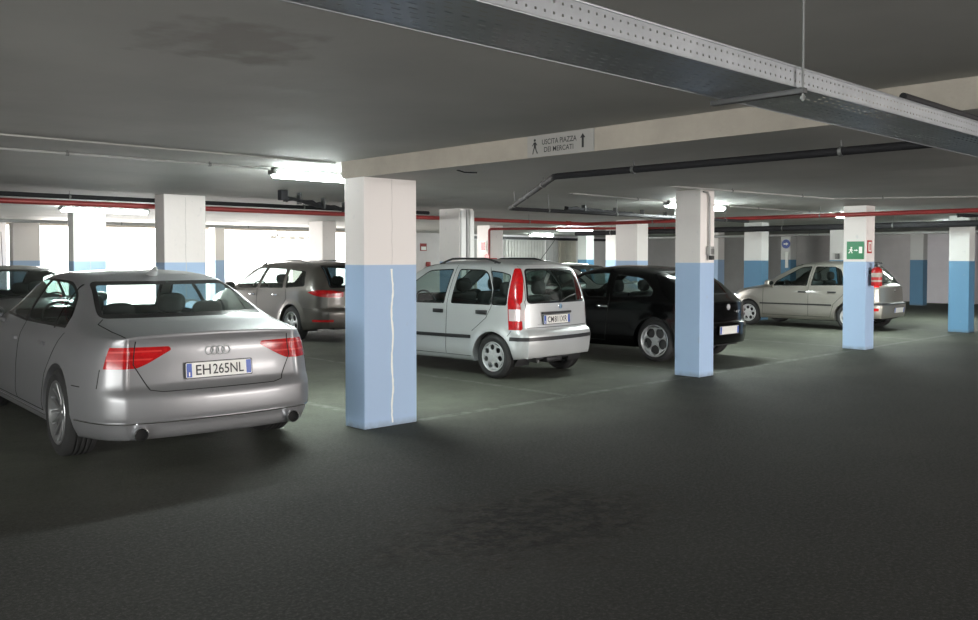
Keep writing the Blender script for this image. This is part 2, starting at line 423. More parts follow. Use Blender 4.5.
def shrink(poly, d):
    """inset a polygon by d (any winding)"""
    n = len(poly); A = sum(poly[i][0] * poly[(i + 1) % n][1] - poly[(i + 1) % n][0] * poly[i][1] for i in range(n))
    s = 1 if A > 0 else -1; out = []
    for i in range(n):
        p = Vector(poly[i]); a = Vector(poly[i - 1]); b = Vector(poly[(i + 1) % n])
        e1 = (p - a); e2 = (b - p)
        if e1.length < 1e-6 or e2.length < 1e-6: out.append(tuple(p)); continue
        e1.normalize(); e2.normalize()
        n1 = Vector((-e1.y, e1.x)) * s; n2 = Vector((-e2.y, e2.x)) * s
        k = n1 + n2
        if k.length < 1e-6: k = n1
        k.normalize(); c = max(0.4, k.dot(n1)); q = p + k * (d / c); out.append((q.x, q.y))
    return out
exec_parts = None

# ------------------------------------------------------------------ car builder
PROJ = {'side': (0, 2), 'rear': (1, 2), 'front': (1, 2), 'top': (0, 1)}

def cut_poly(bm, proj, poly, filt):
    i, j = PROJ[proj]
    x0 = min(p[0] for p in poly) - 0.02; x1 = max(p[0] for p in poly) + 0.02
    y0 = min(p[1] for p in poly) - 0.02; y1 = max(p[1] for p in poly) + 0.02
    def bb(f):
        a = [v.co[i] for v in f.verts]; b = [v.co[j] for v in f.verts]
        return min(a), max(a), min(b), max(b)
    cand = []
    for f in bm.faces:
        if not filt(f.calc_center_median(), f.normal): continue
        a = bb(f)
        if a[1] < x0 or a[0] > x1 or a[3] < y0 or a[2] > y1: continue
        cand.append(f)
    n = len(poly)
    for k in range(n):
        p = poly[k]; q = poly[(k + 1) % n]
        dx, dy = q[0] - p[0], q[1] - p[1]; ln = math.hypot(dx, dy)
        if ln < 1e-5: continue
        nx, ny = -dy / ln, dx / ln
        pad = 0.004
        ex0, ex1 = min(p[0], q[0]) - pad, max(p[0], q[0]) + pad; ey0, ey1 = min(p[1], q[1]) - pad, max(p[1], q[1]) + pad
        sub = []
        for f in cand:
            a = bb(f)
            if a[1] < ex0 or a[0] > ex1 or a[3] < ey0 or a[2] > ey1: continue
            s = [(v.co[i] - p[0]) * nx + (v.co[j] - p[1]) * ny for v in f.verts]
            if min(s) < -1e-5 and max(s) > 1e-5: sub.append(f)
        if not sub: continue
        es = {e for f in sub for e in f.edges}; vs = {v for f in sub for v in f.verts}
        co = [0, 0, 0]; no = [0, 0, 0]; co[i] = p[0]; co[j] = p[1]; no[i] = nx; no[j] = ny
        r = bmesh.ops.bisect_plane(bm, geom=list(sub) + list(es) + list(vs), dist=1e-5, plane_co=co, plane_no=no)
        ss = set(sub)
        cand = [f for f in cand if f not in ss and f.is_valid] + [g for g in r['geom'] if isinstance(g, bmesh.types.BMFace)]
    for f in cand:
        if f.is_valid: f.normal_update()

def smoothstep(a, b, x):
    t = max(0.0, min(1.0, (x - a) / (b - a))); return t * t * (3 - 2 * t)

def make_shell(S):
    L, HW = S['L'], S['HW']
    zs, ws, zr, wr, zc = (pchip(S[k]) for k in ('zs', 'ws', 'zr', 'wr', 'zc'))
    zb = pchip(S['zb']); side = pchip(S['side']); rear = pchip(S['rear']); front = pchip(S['front'])
    # stations by arc length
    N = 1600; acc = [0.0]
    for k in range(N):
        xa, xb = L * k / N, L * (k + 1) / N
        acc.append(acc[-1] + math.hypot(xb - xa, 1.3 * (zc(xb) - zc(xa))) + 1.5 * abs(ws(xb) - ws(xa)))
    Ns = S.get('Ns', 104); st = []
    j = 0
    for k in range(Ns + 1):
        t = acc[-1] * k / Ns
        while j < N - 1 and acc[j + 1] < t: j += 1
        st.append(L * (j + (t - acc[j]) / max(1e-9, acc[j + 1] - acc[j])) / N)
    A = [0, .1, .2, .3, .38, .45, .5, .53, .56, .59, .62, .67, .74, .82, .9, .96, 1.0]
    def sec(x, a):
        P0 = Vector((ws(x), zs(x))); P1 = Vector((wr(x), zr(x))); c = zc(x)
        r = S.get('rail_r', 0.09)
        d = P1 - P0; ln = max(d.length, 1e-4); r1 = min(r, ln * 0.45)
        Pa = P1 - d / ln * r1
        r2 = min(r * 1.3, P1.x * 0.4)
        yb = P1.x - r2; zbb = c - (c - P1.y) * (yb / P1.x) ** 2
        if a <= 0.5:
            y = yb * a / 0.5; return y, c - (c - P1.y) * (y / P1.x) ** 2
        if a <= 0.62:
            t = (a - 0.5) / 0.12; B = Vector((yb, zbb)); v = B * (1 - t) ** 2 + P1 * 2 * t * (1 - t) + Pa * t * t; return v.x, v.y
        t = (a - 0.62) / 0.38; v = Pa.lerp(P0, t)
        nrm = Vector((d.y, -d.x)) / ln
        if nrm.x < 0: nrm = -nrm
        v += nrm * S.get('bulge', 0.016) * 4 * t * (1 - t) * min(1, ln / 0.3)
        return v.x, v.y
    bR, DR, bF, DF = S['bowR'], S['bowRd'], S['bowF'], S['bowFd']
    bm = bmesh.new(); grid = []
    AA = [-a for a in A[::-1]] + A[1:]
    for x in st:
        row = []
        fr = max(0.0, 1 - x / DR) ** 1.4; ff = max(0.0, 1 - (L - x) / DF) ** 1.4
        for a in AA:
            y, z = sec(x, abs(a)); k = (y / HW)
            xx = x + bR * k ** 2.7 * fr - bF * k ** 2.2 * ff
            row.append(bm.verts.new((xx, y if a >= 0 else -y, z)))
        grid.append(row)
    n = len(AA)
    for i in range(len(st) - 1):
        for k in range(n - 1):
            bm.faces.new((grid[i][k], grid[i + 1][k], grid[i + 1][k + 1], grid[i][k + 1]))
    loop = [grid[0][k] for k in range(n - 1)] + [grid[i][n - 1] for i in range(Ns)] + [grid[Ns][k] for k in range(n - 1, 0, -1)] + [grid[i][0] for i in range(Ns, 0, -1)]
    P = [v.co.copy() for v in loop]; m = len(P); nr = []
    for k in range(m):
        t = Vector((0, 0, 0))
        for q in (1, 2): t += P[(k + q) % m] - P[k - q]
        t.z = 0; t.normalize(); nn = Vector((t.y, -t.x, 0))
        if nn.dot(Vector((P[k].x - L / 2, P[k].y * 3, 0))) < 0: nn = -nn
        nr.append(nn)
    K = 30; us = [(k / K) for k in range(1, K + 1)]
    arches = S['arches']; ra = S['ra']; fl = S.get('flare', 0.012)
    prev = loop
    for u in us + ['in']:
        cur = []
        for k in range(m):
            zt = P[k].z; b = zb(max(0, min(L, P[k].x)))
            uu = 1.0 if u == 'in' else u
            z = zt + (b - zt) * uu
            nx2 = nr[k].x ** 2; 
            endoff = (rear(z) if nr[k].x < 0 else front(z))
            o = endoff * nx2 + side(uu) * (1 - nx2)
            if abs(nr[k].y) > 0.5:
                for ax in arches:
                    r = math.hypot(P[k].x - ax, z - S['wr_z']);
                    o += fl * math.exp(-((max(r, ra) - ra) / 0.055) ** 2) * smoothstep(ra - 0.25, ra, r) * nr[k].y ** 2
            p = P[k] + nr[k] * o
            if u == 'in': p = p - nr[k] * 0.14
            cur.append(bm.verts.new((p.x, p.y, z)))
        for k in range(m):
            q = (k + 1) % m; bm.faces.new((prev[k], prev[q], cur[q], cur[k]))
        prev = cur
    bm.normal_update()
    bmesh.ops.recalc_face_normals(bm, faces=bm.faces)
    # make sure outward
    top = max(bm.faces, key=lambda f: f.calc_center_median().z)
    if top.normal.z < 0: bmesh.ops.reverse_faces(bm, faces=bm.faces)
    bm.normal_update()
    if S.get('warp'):
        for v in bm.verts: v.co = S['warp'](v.co, v.normal)
        bm.normal_update()
    return bm

def always(c, n): return True

def build_car(S, name, loc, rz):
    root = empty(name, loc, rz)
    bm = make_shell(S)
    bvh = BVHTree.FromBMesh(bm)
    L, HW = S['L'], S['HW']
    def hit_side(x, z, s=1):
        h = bvh.ray_cast(Vector((x, s * 3, z)), Vector((0, -s, 0))); return h[0], h[1]
    def hit_rear(y, z):
        h = bvh.ray_cast(Vector((-2, y, z)), Vector((1, 0, 0))); return h[0], h[1]
    def hit_top(x, y):
        h = bvh.ray_cast(Vector((x, y, 3)), Vector((0, 0, -1))); return h[0], h[1]
    def hit_round(phi, z, cx=1.0):
        d = Vector((-math.cos(phi), math.sin(phi), 0)); h = bvh.ray_cast(Vector((cx, 0, z)) + d * 5, -d); return h[0], h[1]
    lay = bm.faces.layers.int.new('part')
    tags = []; info = []
    # body is 0
    info.append(dict(name='body', mat=S['paint'], parent=None, split=False))
    circ = [[(ax + S['ra'] * math.cos(2 * PI * k / 40), S['wr_z'] + S['ra'] * math.sin(2 * PI * k / 40)) for k in range(40)] for ax in S['arches']]
    for cc in circ:
        cut_poly(bm, 'side', cc, lambda c, n: abs(c.y) > 0.4 * HW and c.z < 1.0)
    dead = []
    for f in bm.faces:
        c = f.calc_center_median()
        if abs(c.y) > 0.4 * HW and c.z < 1.0:
            for cc in circ:
                if inside(cc, c.x, c.z): dead.append(f); break
    bmesh.ops.delete(bm, geom=dead, context='FACES')
    for C in S['cuts']:
        filt = C.get('filt', always)
        polys = C['polys']
        for (pj, poly) in polys: cut_poly(bm, pj, poly, filt)
        idx = len(info); info.append(C)
        for f in bm.faces:
            c = f.calc_center_median()
            if not filt(c, f.normal): continue
            if all(inside(poly, c[PROJ[pj][0]], c[PROJ[pj][1]]) for pj, poly in polys):
                f[lay] = idx
    bm.normal_update()
    bm.verts.index_update()
    # arch lips
    lip = bmesh.new()
    for e in bm.edges:
        if len(e.link_faces) != 1: continue
        a, b = e.verts[0].co, e.verts[1].co
        for ax in S['arches']:
            if all(abs(math.hypot(p.x - ax, p.z - S['wr_z']) - S['ra']) < 0.004 for p in (a, b)):
                s = 1 if a.y > 0 else -1
                q = [Vector(a), Vector(b), Vector((b.x, b.y - s * 0.11, b.z)), Vector((a.x, a.y - s * 0.11, a.z))]
                lf = lip.faces.new([lip.verts.new(p) for p in q]); lf.normal_update(); cm = lf.calc_center_median()
                if lf.normal.dot(Vector((cm.x - ax, 0, cm.z - S['wr_z']))) > 0: lf.normal_flip()
    bmesh.ops.remove_doubles(lip, verts=lip.verts, dist=1e-5)
    # split into parts
    groups = {}
    for f in bm.faces:
        c = f.calc_center_median(); I = info[f[lay]]
        if I['name'] == 'delete': continue
        key = (f[lay], (1 if c.y > 0 else -1) if I.get('split') else 0)
        groups.setdefault(key, []).append(f)
    made = {}
    for key in sorted(groups, key=lambda k: (k[0], k[1])):
        fs = groups[key]; I = info[key[0]]
        vmap = {}; vs = []; ns = []; polys = []
        off = I.get('offset', 0.0)
        for f in fs:
            idx = []
            for v in f.verts:
                if v.index not in vmap:
                    vmap[v.index] = len(vs); vs.append(v.co + v.normal * off); ns.append(v.normal.copy())
                idx.append(vmap[v.index])
            polys.append(idx)
        nbody = len(polys)
        if key[0] == 0:
            lip.verts.index_update()
            base = len(vs); lip.normal_update()
            for v in lip.verts: vs.append(v.co.copy()); ns.append(v.normal.copy())
            for f in lip.faces: polys.append([base + v.index for v in f.verts])
        me = bpy.data.meshes.new(I['name']); me.from_pydata(vs, [], polys); 
        for p in me.polygons: p.use_smooth = True
        me.normals_split_custom_set_from_vertices(ns)
        par = root
        if I.get('parent'):
            for kk, oo in made.items():
                if info[kk[0]].get('id') == I['parent'] and (kk[1] in (0, key[1])): par = oo
        o = link(I['name'], me, I['mat'], par)
        if I.get('label'): o['label'] = I['label']
        made[key] = o
    lip.free(); bm.free()
    def part(idn, s=0):
        for kk, oo in made.items():
            if info[kk[0]].get('id') == idn and (kk[1] in (0, s)): return oo
        return root
    # arch liners
    for k, ax in enumerate(S['arches']):
        for s in (1, -1):
            b = bmesh.new(); R0 = S['ra'] + 0.004; seg = 24; r1 = []; r2 = []
            for q in range(seg + 1):
                a = -0.35 + (PI + 0.7) * q / seg
                x, z = ax + R0 * math.cos(a), S['wr_z'] + R0 * math.sin(a)
                h = hit_side(ax + (R0 + 0.02) * math.cos(a), max(S['wr_z'] + (R0 + 0.02) * math.sin(a), 0.25), s)[0]
                yo = (abs(h.y) if h else HW) - 0.095
                r1.append(b.verts.new((x, s * yo, z))); r2.append(b.verts.new((x, s * (HW - 0.36), z)))
            for q in range(seg): b.faces.new((r1[q], r1[q + 1], r2[q + 1], r2[q]))
            b.faces.new(r2)
            obj('wheel_arch_liner', b, M['black_plastic'], root, smooth=False)
    # underbody
    b = bmesh.new()
    x0, x1 = S['arches'][0] + S['ra'] + 0.02, S['arches'][1] - S['ra'] - 0.02
    add_box(b, (x0, -HW + 0.12, 0.19), (x1, HW - 0.12, 0.27))
    add_box(b, (0.10, -HW + 0.40, 0.24), (x0, HW - 0.40, 0.32)); add_box(b, (x1, -HW + 0.40, 0.22), (L - 0.25, HW - 0.40, 0.3))
    add_box(b, (S['bowR'] * 0.6 + 0.02, -HW + 0.30, 0.27), (S['arches'][0] - S['ra'] - 0.02, HW - 0.30, 0.33))
    for ax in S['arches']: add_tube(b, [(ax, -HW + 0.2, S['wheel_r'] * 0.95), (ax, HW - 0.2, S['wheel_r'] * 0.95)], 0.035, 8)
    obj('underbody', b, M['black_plastic'], root)
    # wheels
    for ax in S['arches']:
        for s in (1, -1):
            wheel(S, root, ax, s)
    # seams
    for (pj, line, par) in S.get('seams', []):
        for s in ((1, -1) if pj == 'side' else (0,)):
            b = bmesh.new(); seg_pts = []
            for k in range(len(line) - 1):
                p, q = line[k], line[k + 1]; n = max(2, int(math.hypot(q[0] - p[0], q[1] - p[1]) / 0.03))
                for t in range(n + (k == len(line) - 2)):
                    seg_pts.append((p[0] + (q[0] - p[0]) * t / n, p[1] + (q[1] - p[1]) * t / n))
            pts = []
            for (u, v) in seg_pts:
                h = hit_side(u, v, s) if pj == 'side' else hit_rear(u, v) if pj == 'rear' else hit_top(u, v)
                if h[0] is None: continue
                if pts and (h[0] - pts[-1]).length > 0.12:
                    if len(pts) > 1: add_tube(b, pts, S.get('seam_r', 0.004), 6)
                    pts = []
                pts.append(h[0] - h[1] * 0.001)
            if len(pts) > 1: add_tube(b, pts, S.get('seam_r', 0.004), 6)
            obj('panel_seam', b, M['seam'], part(par, s) if par else root, smooth=True)
    # handles
    for (x, z, par, mname) in S.get('handles', []):
        for s in (1, -1):
            h, n = hit_side(x, z, s)
            b = bmesh.new(); hh = S.get('handle_h', .016); add_box(b, (-0.095, -0.012, -hh), (0.095, 0.022, hh), 0.008)
            rot = Vector((n.x, n.y, n.z)).to_track_quat('Y', 'Z').to_matrix().to_4x4(); rot.translation = h
            bmesh.ops.transform(b, matrix=rot, verts=b.verts)
            obj('door_handle', b, M[mname], part(par, s), smooth=True)
    # mirrors
    mx, mz = S['mirror']
    for s in (1, -1):
        h, n = hit_side(mx, mz - 0.03, s)
        b = bmesh.new(); r = bmesh.ops.create_uvsphere(b, u_segments=24, v_segments=14, radius=1)
        for v in r['verts']:
            c = v.co; e = 0.75
            c = Vector([math.copysign(abs(q) ** e, q) for q in c])
            v.co = Vector((mx + 0.02 + c.x * 0.055 + (0.03 if c.x > 0 else 0) * c.x, h.y + s * 0.115 + c.y * 0.115, mz + 0.05 + c.z * 0.075))
        add_tube(b, [h - Vector((0, s * 0.03, 0)), h + Vector((0.01, s * 0.06, 0.03))], 0.025, 8)
        mo = obj('side_mirror', b, S.get('mirror_mat', S['paint']), root, smooth=True)
        b = bmesh.new(); vs = [b.verts.new((mx + 0.02 - 0.0565 + 0.0, h.y + s * 0.115 + 0.092 * math.cos(2 * PI * k / 20), mz + 0.05 + 0.056 * math.sin(2 * PI * k / 20))) for k in range(20)]
        b.faces.new(vs); obj('mirror_glass', b, M['chrome'], mo)
    # interior
    I = S['cabin']; xr, xf, fz, hz = I['rear'], I['front'], I['floor'], I['belt']
    b = bmesh.new()
    for s in (1, -1):
        lo = s * (S['cw'] + 0.0); hi = s * (S['cw'] + 0.05)
        add_box(b, (xr, min(lo, hi), fz), (xf, max(lo, hi), hz - 0.03))
    add_box(b, (xr, -S['cw'], fz - 0.05), (xf, S['cw'], fz))
    add_box(b, (xf - 0.35, -S['cw'], fz), (xf + 0.12, S['cw'], hz - 0.04), 0.04)      # dashboard
    add_box(b, (I['shelf'][0], -S['cw'], hz - 0.06), (I['shelf'][1], S['cw'], hz - 0.03))
    add_box(b, (I['seats'][1] - 0.15, -0.12, fz), (xf - 0.3, 0.12, fz + 0.18), 0.03)
    obj('interior_trim', b, M['interior'], root, smooth=True)
    def seat(x, y, wdt, hr, top):
        b = bmesh.new()
        add_box(b, (x, y - wdt / 2, fz + 0.02), (x + 0.5, y + wdt / 2, fz + 0.28), 0.06)
        vs = add_box(b, (x - 0.10, y - wdt / 2, fz + 0.15), (x + 0.05, y + wdt / 2, top), 0.0)
        vv = list(vs)
        es = list({e for v in vv for e in v.link_edges}); bmesh.ops.bevel(b, geom=es, offset=0.045, segments=3, profile=0.5, affect='EDGES')
        for v in b.verts:
            if v.co.z > fz + 0.3: v.co.x -= (v.co.z - fz - 0.3) * 0.25
        so = obj('seat', b, M['seat'], root, smooth=True)
        for yy in hr:
            b = bmesh.new(); r = bmesh.ops.create_uvsphere(b, u_segments=18, v_segments=12, radius=1)
            for v in r['verts']:
                c = Vector([math.copysign(abs(q) ** 0.7, q) for q in v.co]); v.co = Vector((c.x * 0.055, c.y * 0.135, c.z * 0.095))
                v.co += Vector((x - 0.03 - (top - fz - 0.3) * 0.25 - 0.03, yy, top + 0.10))
            add_tube(b, [(x - (top - fz - 0.3) * 0.25 - 0.04, yy - 0.04, top - 0.03), (x - (top - fz - 0.3) * 0.25 - 0.06, yy - 0.04, top + 0.06)], 0.008, 6)
            add_tube(b, [(x - (top - fz - 0.3) * 0.25 - 0.04, yy + 0.04, top - 0.03), (x - (top - fz - 0.3) * 0.25 - 0.06, yy + 0.04, top + 0.06)], 0.008, 6)
            obj('headrest', b, M['seat'], so, smooth=True)
    st = I['seat_top']; ys = S['cw'] * 0.5
    seat(I['seats'][1], ys, 0.5, [ys], st); seat(I['seats'][1], -ys, 0.5, [-ys], st)
    seat(I['seats'][0], 0, S['cw'] * 1.8, [ys, -ys], st - 0.04)
    b = bmesh.new(); rg = [(0.18 * math.cos(2 * PI * k / 24), 0.18 * math.sin(2 * PI * k / 24)) for k in range(25)]
    cx = xf - 0.55
    add_tube(b, [(cx + r[1] * 0.4, ys + r[0], hz - 0.02 + r[1] * 0.9) for r in rg], 0.014, 8)
    add_tube(b, [(cx, ys - 0.17, hz - 0.02), (cx, ys + 0.17, hz - 0.02)], 0.012, 6); add_tube(b, [(cx, ys, hz - 0.02), (cx + 0.25, ys, hz - 0.15)], 0.03, 8)
    obj('steering_wheel', b, M['black_plastic'], root, smooth=True)
    hits = dict(side=hit_side, rear=hit_rear, top=hit_top, round=hit_round, part=part)
    return root, hits

def spoke_faces(bm, M4, rs, phi, hw, zf, thick):
    a = []; 
    for r in rs:
        p = phi(r); w = hw(r); z = zf(r)
        q = []
        for s, dz in ((-1, 0), (-0.7, 0.004), (0.7, 0.004), (1, 0)):
            an = p + s * w / r; q.append(bm.verts.new(M4 @ Vector((r * math.cos(an), r * math.sin(an), z + dz))))
        for s in (1, -1):
            an = p + s * w / r; q.append(bm.verts.new(M4 @ Vector((r * math.cos(an), r * math.sin(an), z - thick))))
        a.append(q)
    for i in range(len(rs) - 1):
        for k in range(6):
            bm.faces.new((a[i][k], a[i][(k + 1) % 6], a[i + 1][(k + 1) % 6], a[i + 1][k]))

def wheel(S, root, ax, s):
    R = S['wheel_r']; tw = S['tyre_w']; rr = S['rim_r']; yo = S['HW'] + S.get('track_off', -0.02)
    yc = s * (yo - tw / 2)
    # local +z -> outward (s*y)
    M4 = frame_mat((ax, yc, R), (1, 0, 0) if s < 0 else (-1, 0, 0), (0, 0, 1))
    if (M4.to_3x3() @ Vector((0, 0, 1))).y * s < 0: M4 = frame_mat((ax, yc, R), (-1, 0, 0) if s < 0 else (1, 0, 0), (0, 0, 1))
    h = tw / 2
    prof = [(rr - 0.01, h - 0.015), (rr + 0.01, h - 0.004), ((rr + R) / 2, h + 0.004), (R - 0.03, h - 0.006), (R - 0.012, h - 0.018), (R - 0.003, h - 0.034)]
    g = 4; span = 2 * (h - 0.034)
    for k in range(1, g + 1):
        zz = h - 0.034 - span * k / (g + 1)
        prof += [(R, zz + 0.007), (R - 0.009, zz + 0.005), (R - 0.009, zz - 0.005), (R, zz - 0.007)]
    prof += [(R - 0.003, -h + 0.034), (R - 0.012, -h + 0.018), (R - 0.03, -h + 0.006), ((rr + R) / 2, -h - 0.002), (rr, -h + 0.01)]
    bm = bmesh.new(); add_lathe(bm, prof, M4, 56); bmesh.ops.recalc_face_normals(bm, faces=bm.faces)
    w_ = obj('wheel', bm, M['rubber'], root, smooth=True)
    bm = bmesh.new()
    add_lathe(bm, [(rr + 0.006, h - 0.012), (rr - 0.004, h - 0.002), (rr - 0.014, h - 0.008), (rr - 0.022, h - 0.03), (rr - 0.03, 0.0), (rr - 0.03, -h + 0.02)], M4, 56)
    dish = S.get('dish', 0.012)
    zf = lambda r: h - 0.018 - dish * (1 - abs(r / rr) ** 2) if not S.get('convex') else h - 0.012 + 0.012 * (1 - (r / rr) ** 2)
    st = S['spokes']
    nr_ = 14
    rs = [0.045 + (rr - 0.018 - 0.045) * k / nr_ for k in range(nr_ + 1)]
    if st[0] == 'twin':
        n, w0 = st[1], st[2]
        for k in range(n):
            for e in (-1, 1):
                base = 2 * PI * k / n + 0.3
                spoke_faces(bm, M4, rs, lambda r, base=base, e=e: base + e * (0.13 + 0.13 * (r / rr)), lambda r: w0 * (1.15 - 0.3 * r / rr), zf, 0.022)
    else:
        n, rc, rh = st[1], st[2] * rr, st[3] * rr
        def hw(r):
            q = (r * r + rc * rc - rh * rh) / (2 * r * rc)
            hole = math.acos(max(-1, min(1, q))) if abs(q) <= 1 else 0.0
            return max(0.006, (PI / n - hole) * r)
        for k in range(n):
            spoke_faces(bm, M4, rs, lambda r, k=k: 2 * PI * k / n + 0.3, hw, zf, 0.018)
    zc_ = zf(0.04)
    add_lathe(bm, [(0.0005, zc_ + 0.012), (0.028, zc_ + 0.012), (0.034, zc_ + 0.006), (0.062, zc_ + 0.004), (0.066, zc_ - 0.02)], M4, 28)
    bmesh.ops.remove_doubles(bm, verts=bm.verts, dist=1e-6)
    bmesh.ops.recalc_face_normals(bm, faces=bm.faces)
    obj('rim', bm, S['rim_mat'], w_, smooth=True)
    bm = bmesh.new()
    zz = h - 0.075
    rg = add_lathe(bm, [(rr - 0.028, zz - 0.03), (rr * 0.72, zz - 0.03), (rr * 0.72, zz), (0.05, zz)], M4, 40); bm.faces.new(rg[-1])
    bmesh.ops.recalc_face_normals(bm, faces=bm.faces)
    obj('brake_disc', bm, M['disc'] if S['rim_mat'] in (M['alloy'], M['alloy_grey']) else M['black_plastic'], w_)

def plate(root_part, hits, y, z, w, h, s1, s2=None, tilt=None, lettering=True):
    """number plate on the rear; returns plate object"""
    hp, n = hits['rear'](y, z)
    nrm = Vector((n.x, 0, n.z)).normalized() if tilt is None else Vector((-math.cos(tilt), 0, math.sin(tilt)))
    up = Vector((0, 0, 1)) - nrm * nrm.z; up.normalize()
    M4 = frame_mat(hp + nrm * 0.012, (0, -1, 0), up)
    bm = bmesh.new(); add_prism(bm, round_poly([(-w / 2, -h / 2), (w / 2, -h / 2), (w / 2, h / 2), (-w / 2, h / 2)], 0.012), M4, 0.008, -0.004)
    p = obj('number_plate', bm, M['plate_white'], root_part)
    bw = 0.04
    for q, sx in enumerate((-1, 1)):
        x = sx * (w / 2 - bw / 2 - 0.004)
        bm = bmesh.new(); add_prism(bm, [(x - bw / 2, -h / 2 + 0.004), (x + bw / 2, -h / 2 + 0.004), (x + bw / 2, h / 2 - 0.004), (x - bw / 2, h / 2 - 0.004)], M4, 0.0015, 0.004)
        pb = obj('blue_band', bm, M['plate_blue'], p)
        if q == 0:
            if s1: text('country_letter', 'I', M4 @ Matrix.Translation((x, -h * 0.25, 0.006)), 0.009, 0.03, M['plate_white'], p)
    if s1: text('plate_letters', s1, M4 @ Matrix.Translation((-(w - 2 * bw) * 0.29, 0, 0.0045)), (w - 2 * bw) * 0.26, h * 0.68, M['ink'], p, bold=0.008)
    if s2: text('plate_letters', s2, M4 @ Matrix.Translation(((w - 2 * bw) * 0.16, 0, 0.0045)), (w - 2 * bw) * 0.56, h * 0.68, M['ink'], p, bold=0.008)
    # frame
    bm = bmesh.new(); add_prism(bm, round_poly([(-w / 2 - 0.008, -h / 2 - 0.008), (w / 2 + 0.008, -h / 2 - 0.008), (w / 2 + 0.008, h / 2 + 0.008), (-w / 2 - 0.008, h / 2 + 0.008)], 0.014), M4, 0.006, -0.0075)
    obj('plate_holder', bm, M['black_plastic'], p)
    return p, M4

def rail(root, hits, x0, x1, y, m=None):
    for s in (1, -1):
        pts = []
        for k in range(15):
            t = k / 14; x = x0 + (x1 - x0) * t; h = hits['top'](x, s * y)[0]
            lift = 0.055 * min(1, 5 * t, 5 * (1 - t)) if 0 < t < 1 else 0
            pts.append(h + Vector((0, 0, lift)))
        bm = bmesh.new(); add_tube(bm, pts, 0.014, 8)
        for k in (1, 13): add_tube(bm, [pts[k] + Vector((0, 0, 0.0)), pts[k] - Vector((0, 0, 0.05))], 0.02, 8)
        obj('roof_rail', bm, m or M['black_plastic'], root, smooth=True)

NF = lambda c, n: abs(n.y) > 0.3
def win_cuts(poly, door=None, glass='glass', r=0.03, trim=0.014, name='side_window'):
    P = round_poly(poly, r)
    return [dict(name='window_seal', mat=M['trim_black'], polys=[('side', P)], filt=lambda c, n: abs(n.y) > 0.3 and abs(c.y) > 0.3, split=True, parent=door),
            dict(name=name, mat=M[glass], polys=[('side', shrink(P, trim))], filt=lambda c, n: abs(n.y) > 0.3 and abs(c.y) > 0.3, split=True, parent=door)]
def rear_glass(poly, xlim, zmin, r=0.05, trim=0.016, glass='glass', border=M['trim_black']):
    P = round_poly(poly, r)
    f = lambda c, n: n.x < -0.12 and c.x < xlim and c.z > zmin
    return [dict(name='rear_window_seal', mat=border, polys=[('rear', P)], filt=f), dict(name='rear_window', mat=M[glass], polys=[('rear', shrink(P, trim))], filt=f)]
def front_glass(poly, xlim, zmin, r=0.05, glass='glass'):
    P = round_poly(poly, r)
    f = lambda c, n: n.x > 0.12 and c.x > xlim and c.z > zmin
    return [dict(name='windscreen_seal', mat=M['trim_black'], polys=[('front', P)], filt=f), dict(name='windscreen', mat=M[glass], polys=[('front', shrink(P, 0.02))], filt=f)]
def mir(p): return [(-a, b) for a, b in p][::-1]
def arch_clip(S_arches, ra, wz): pass

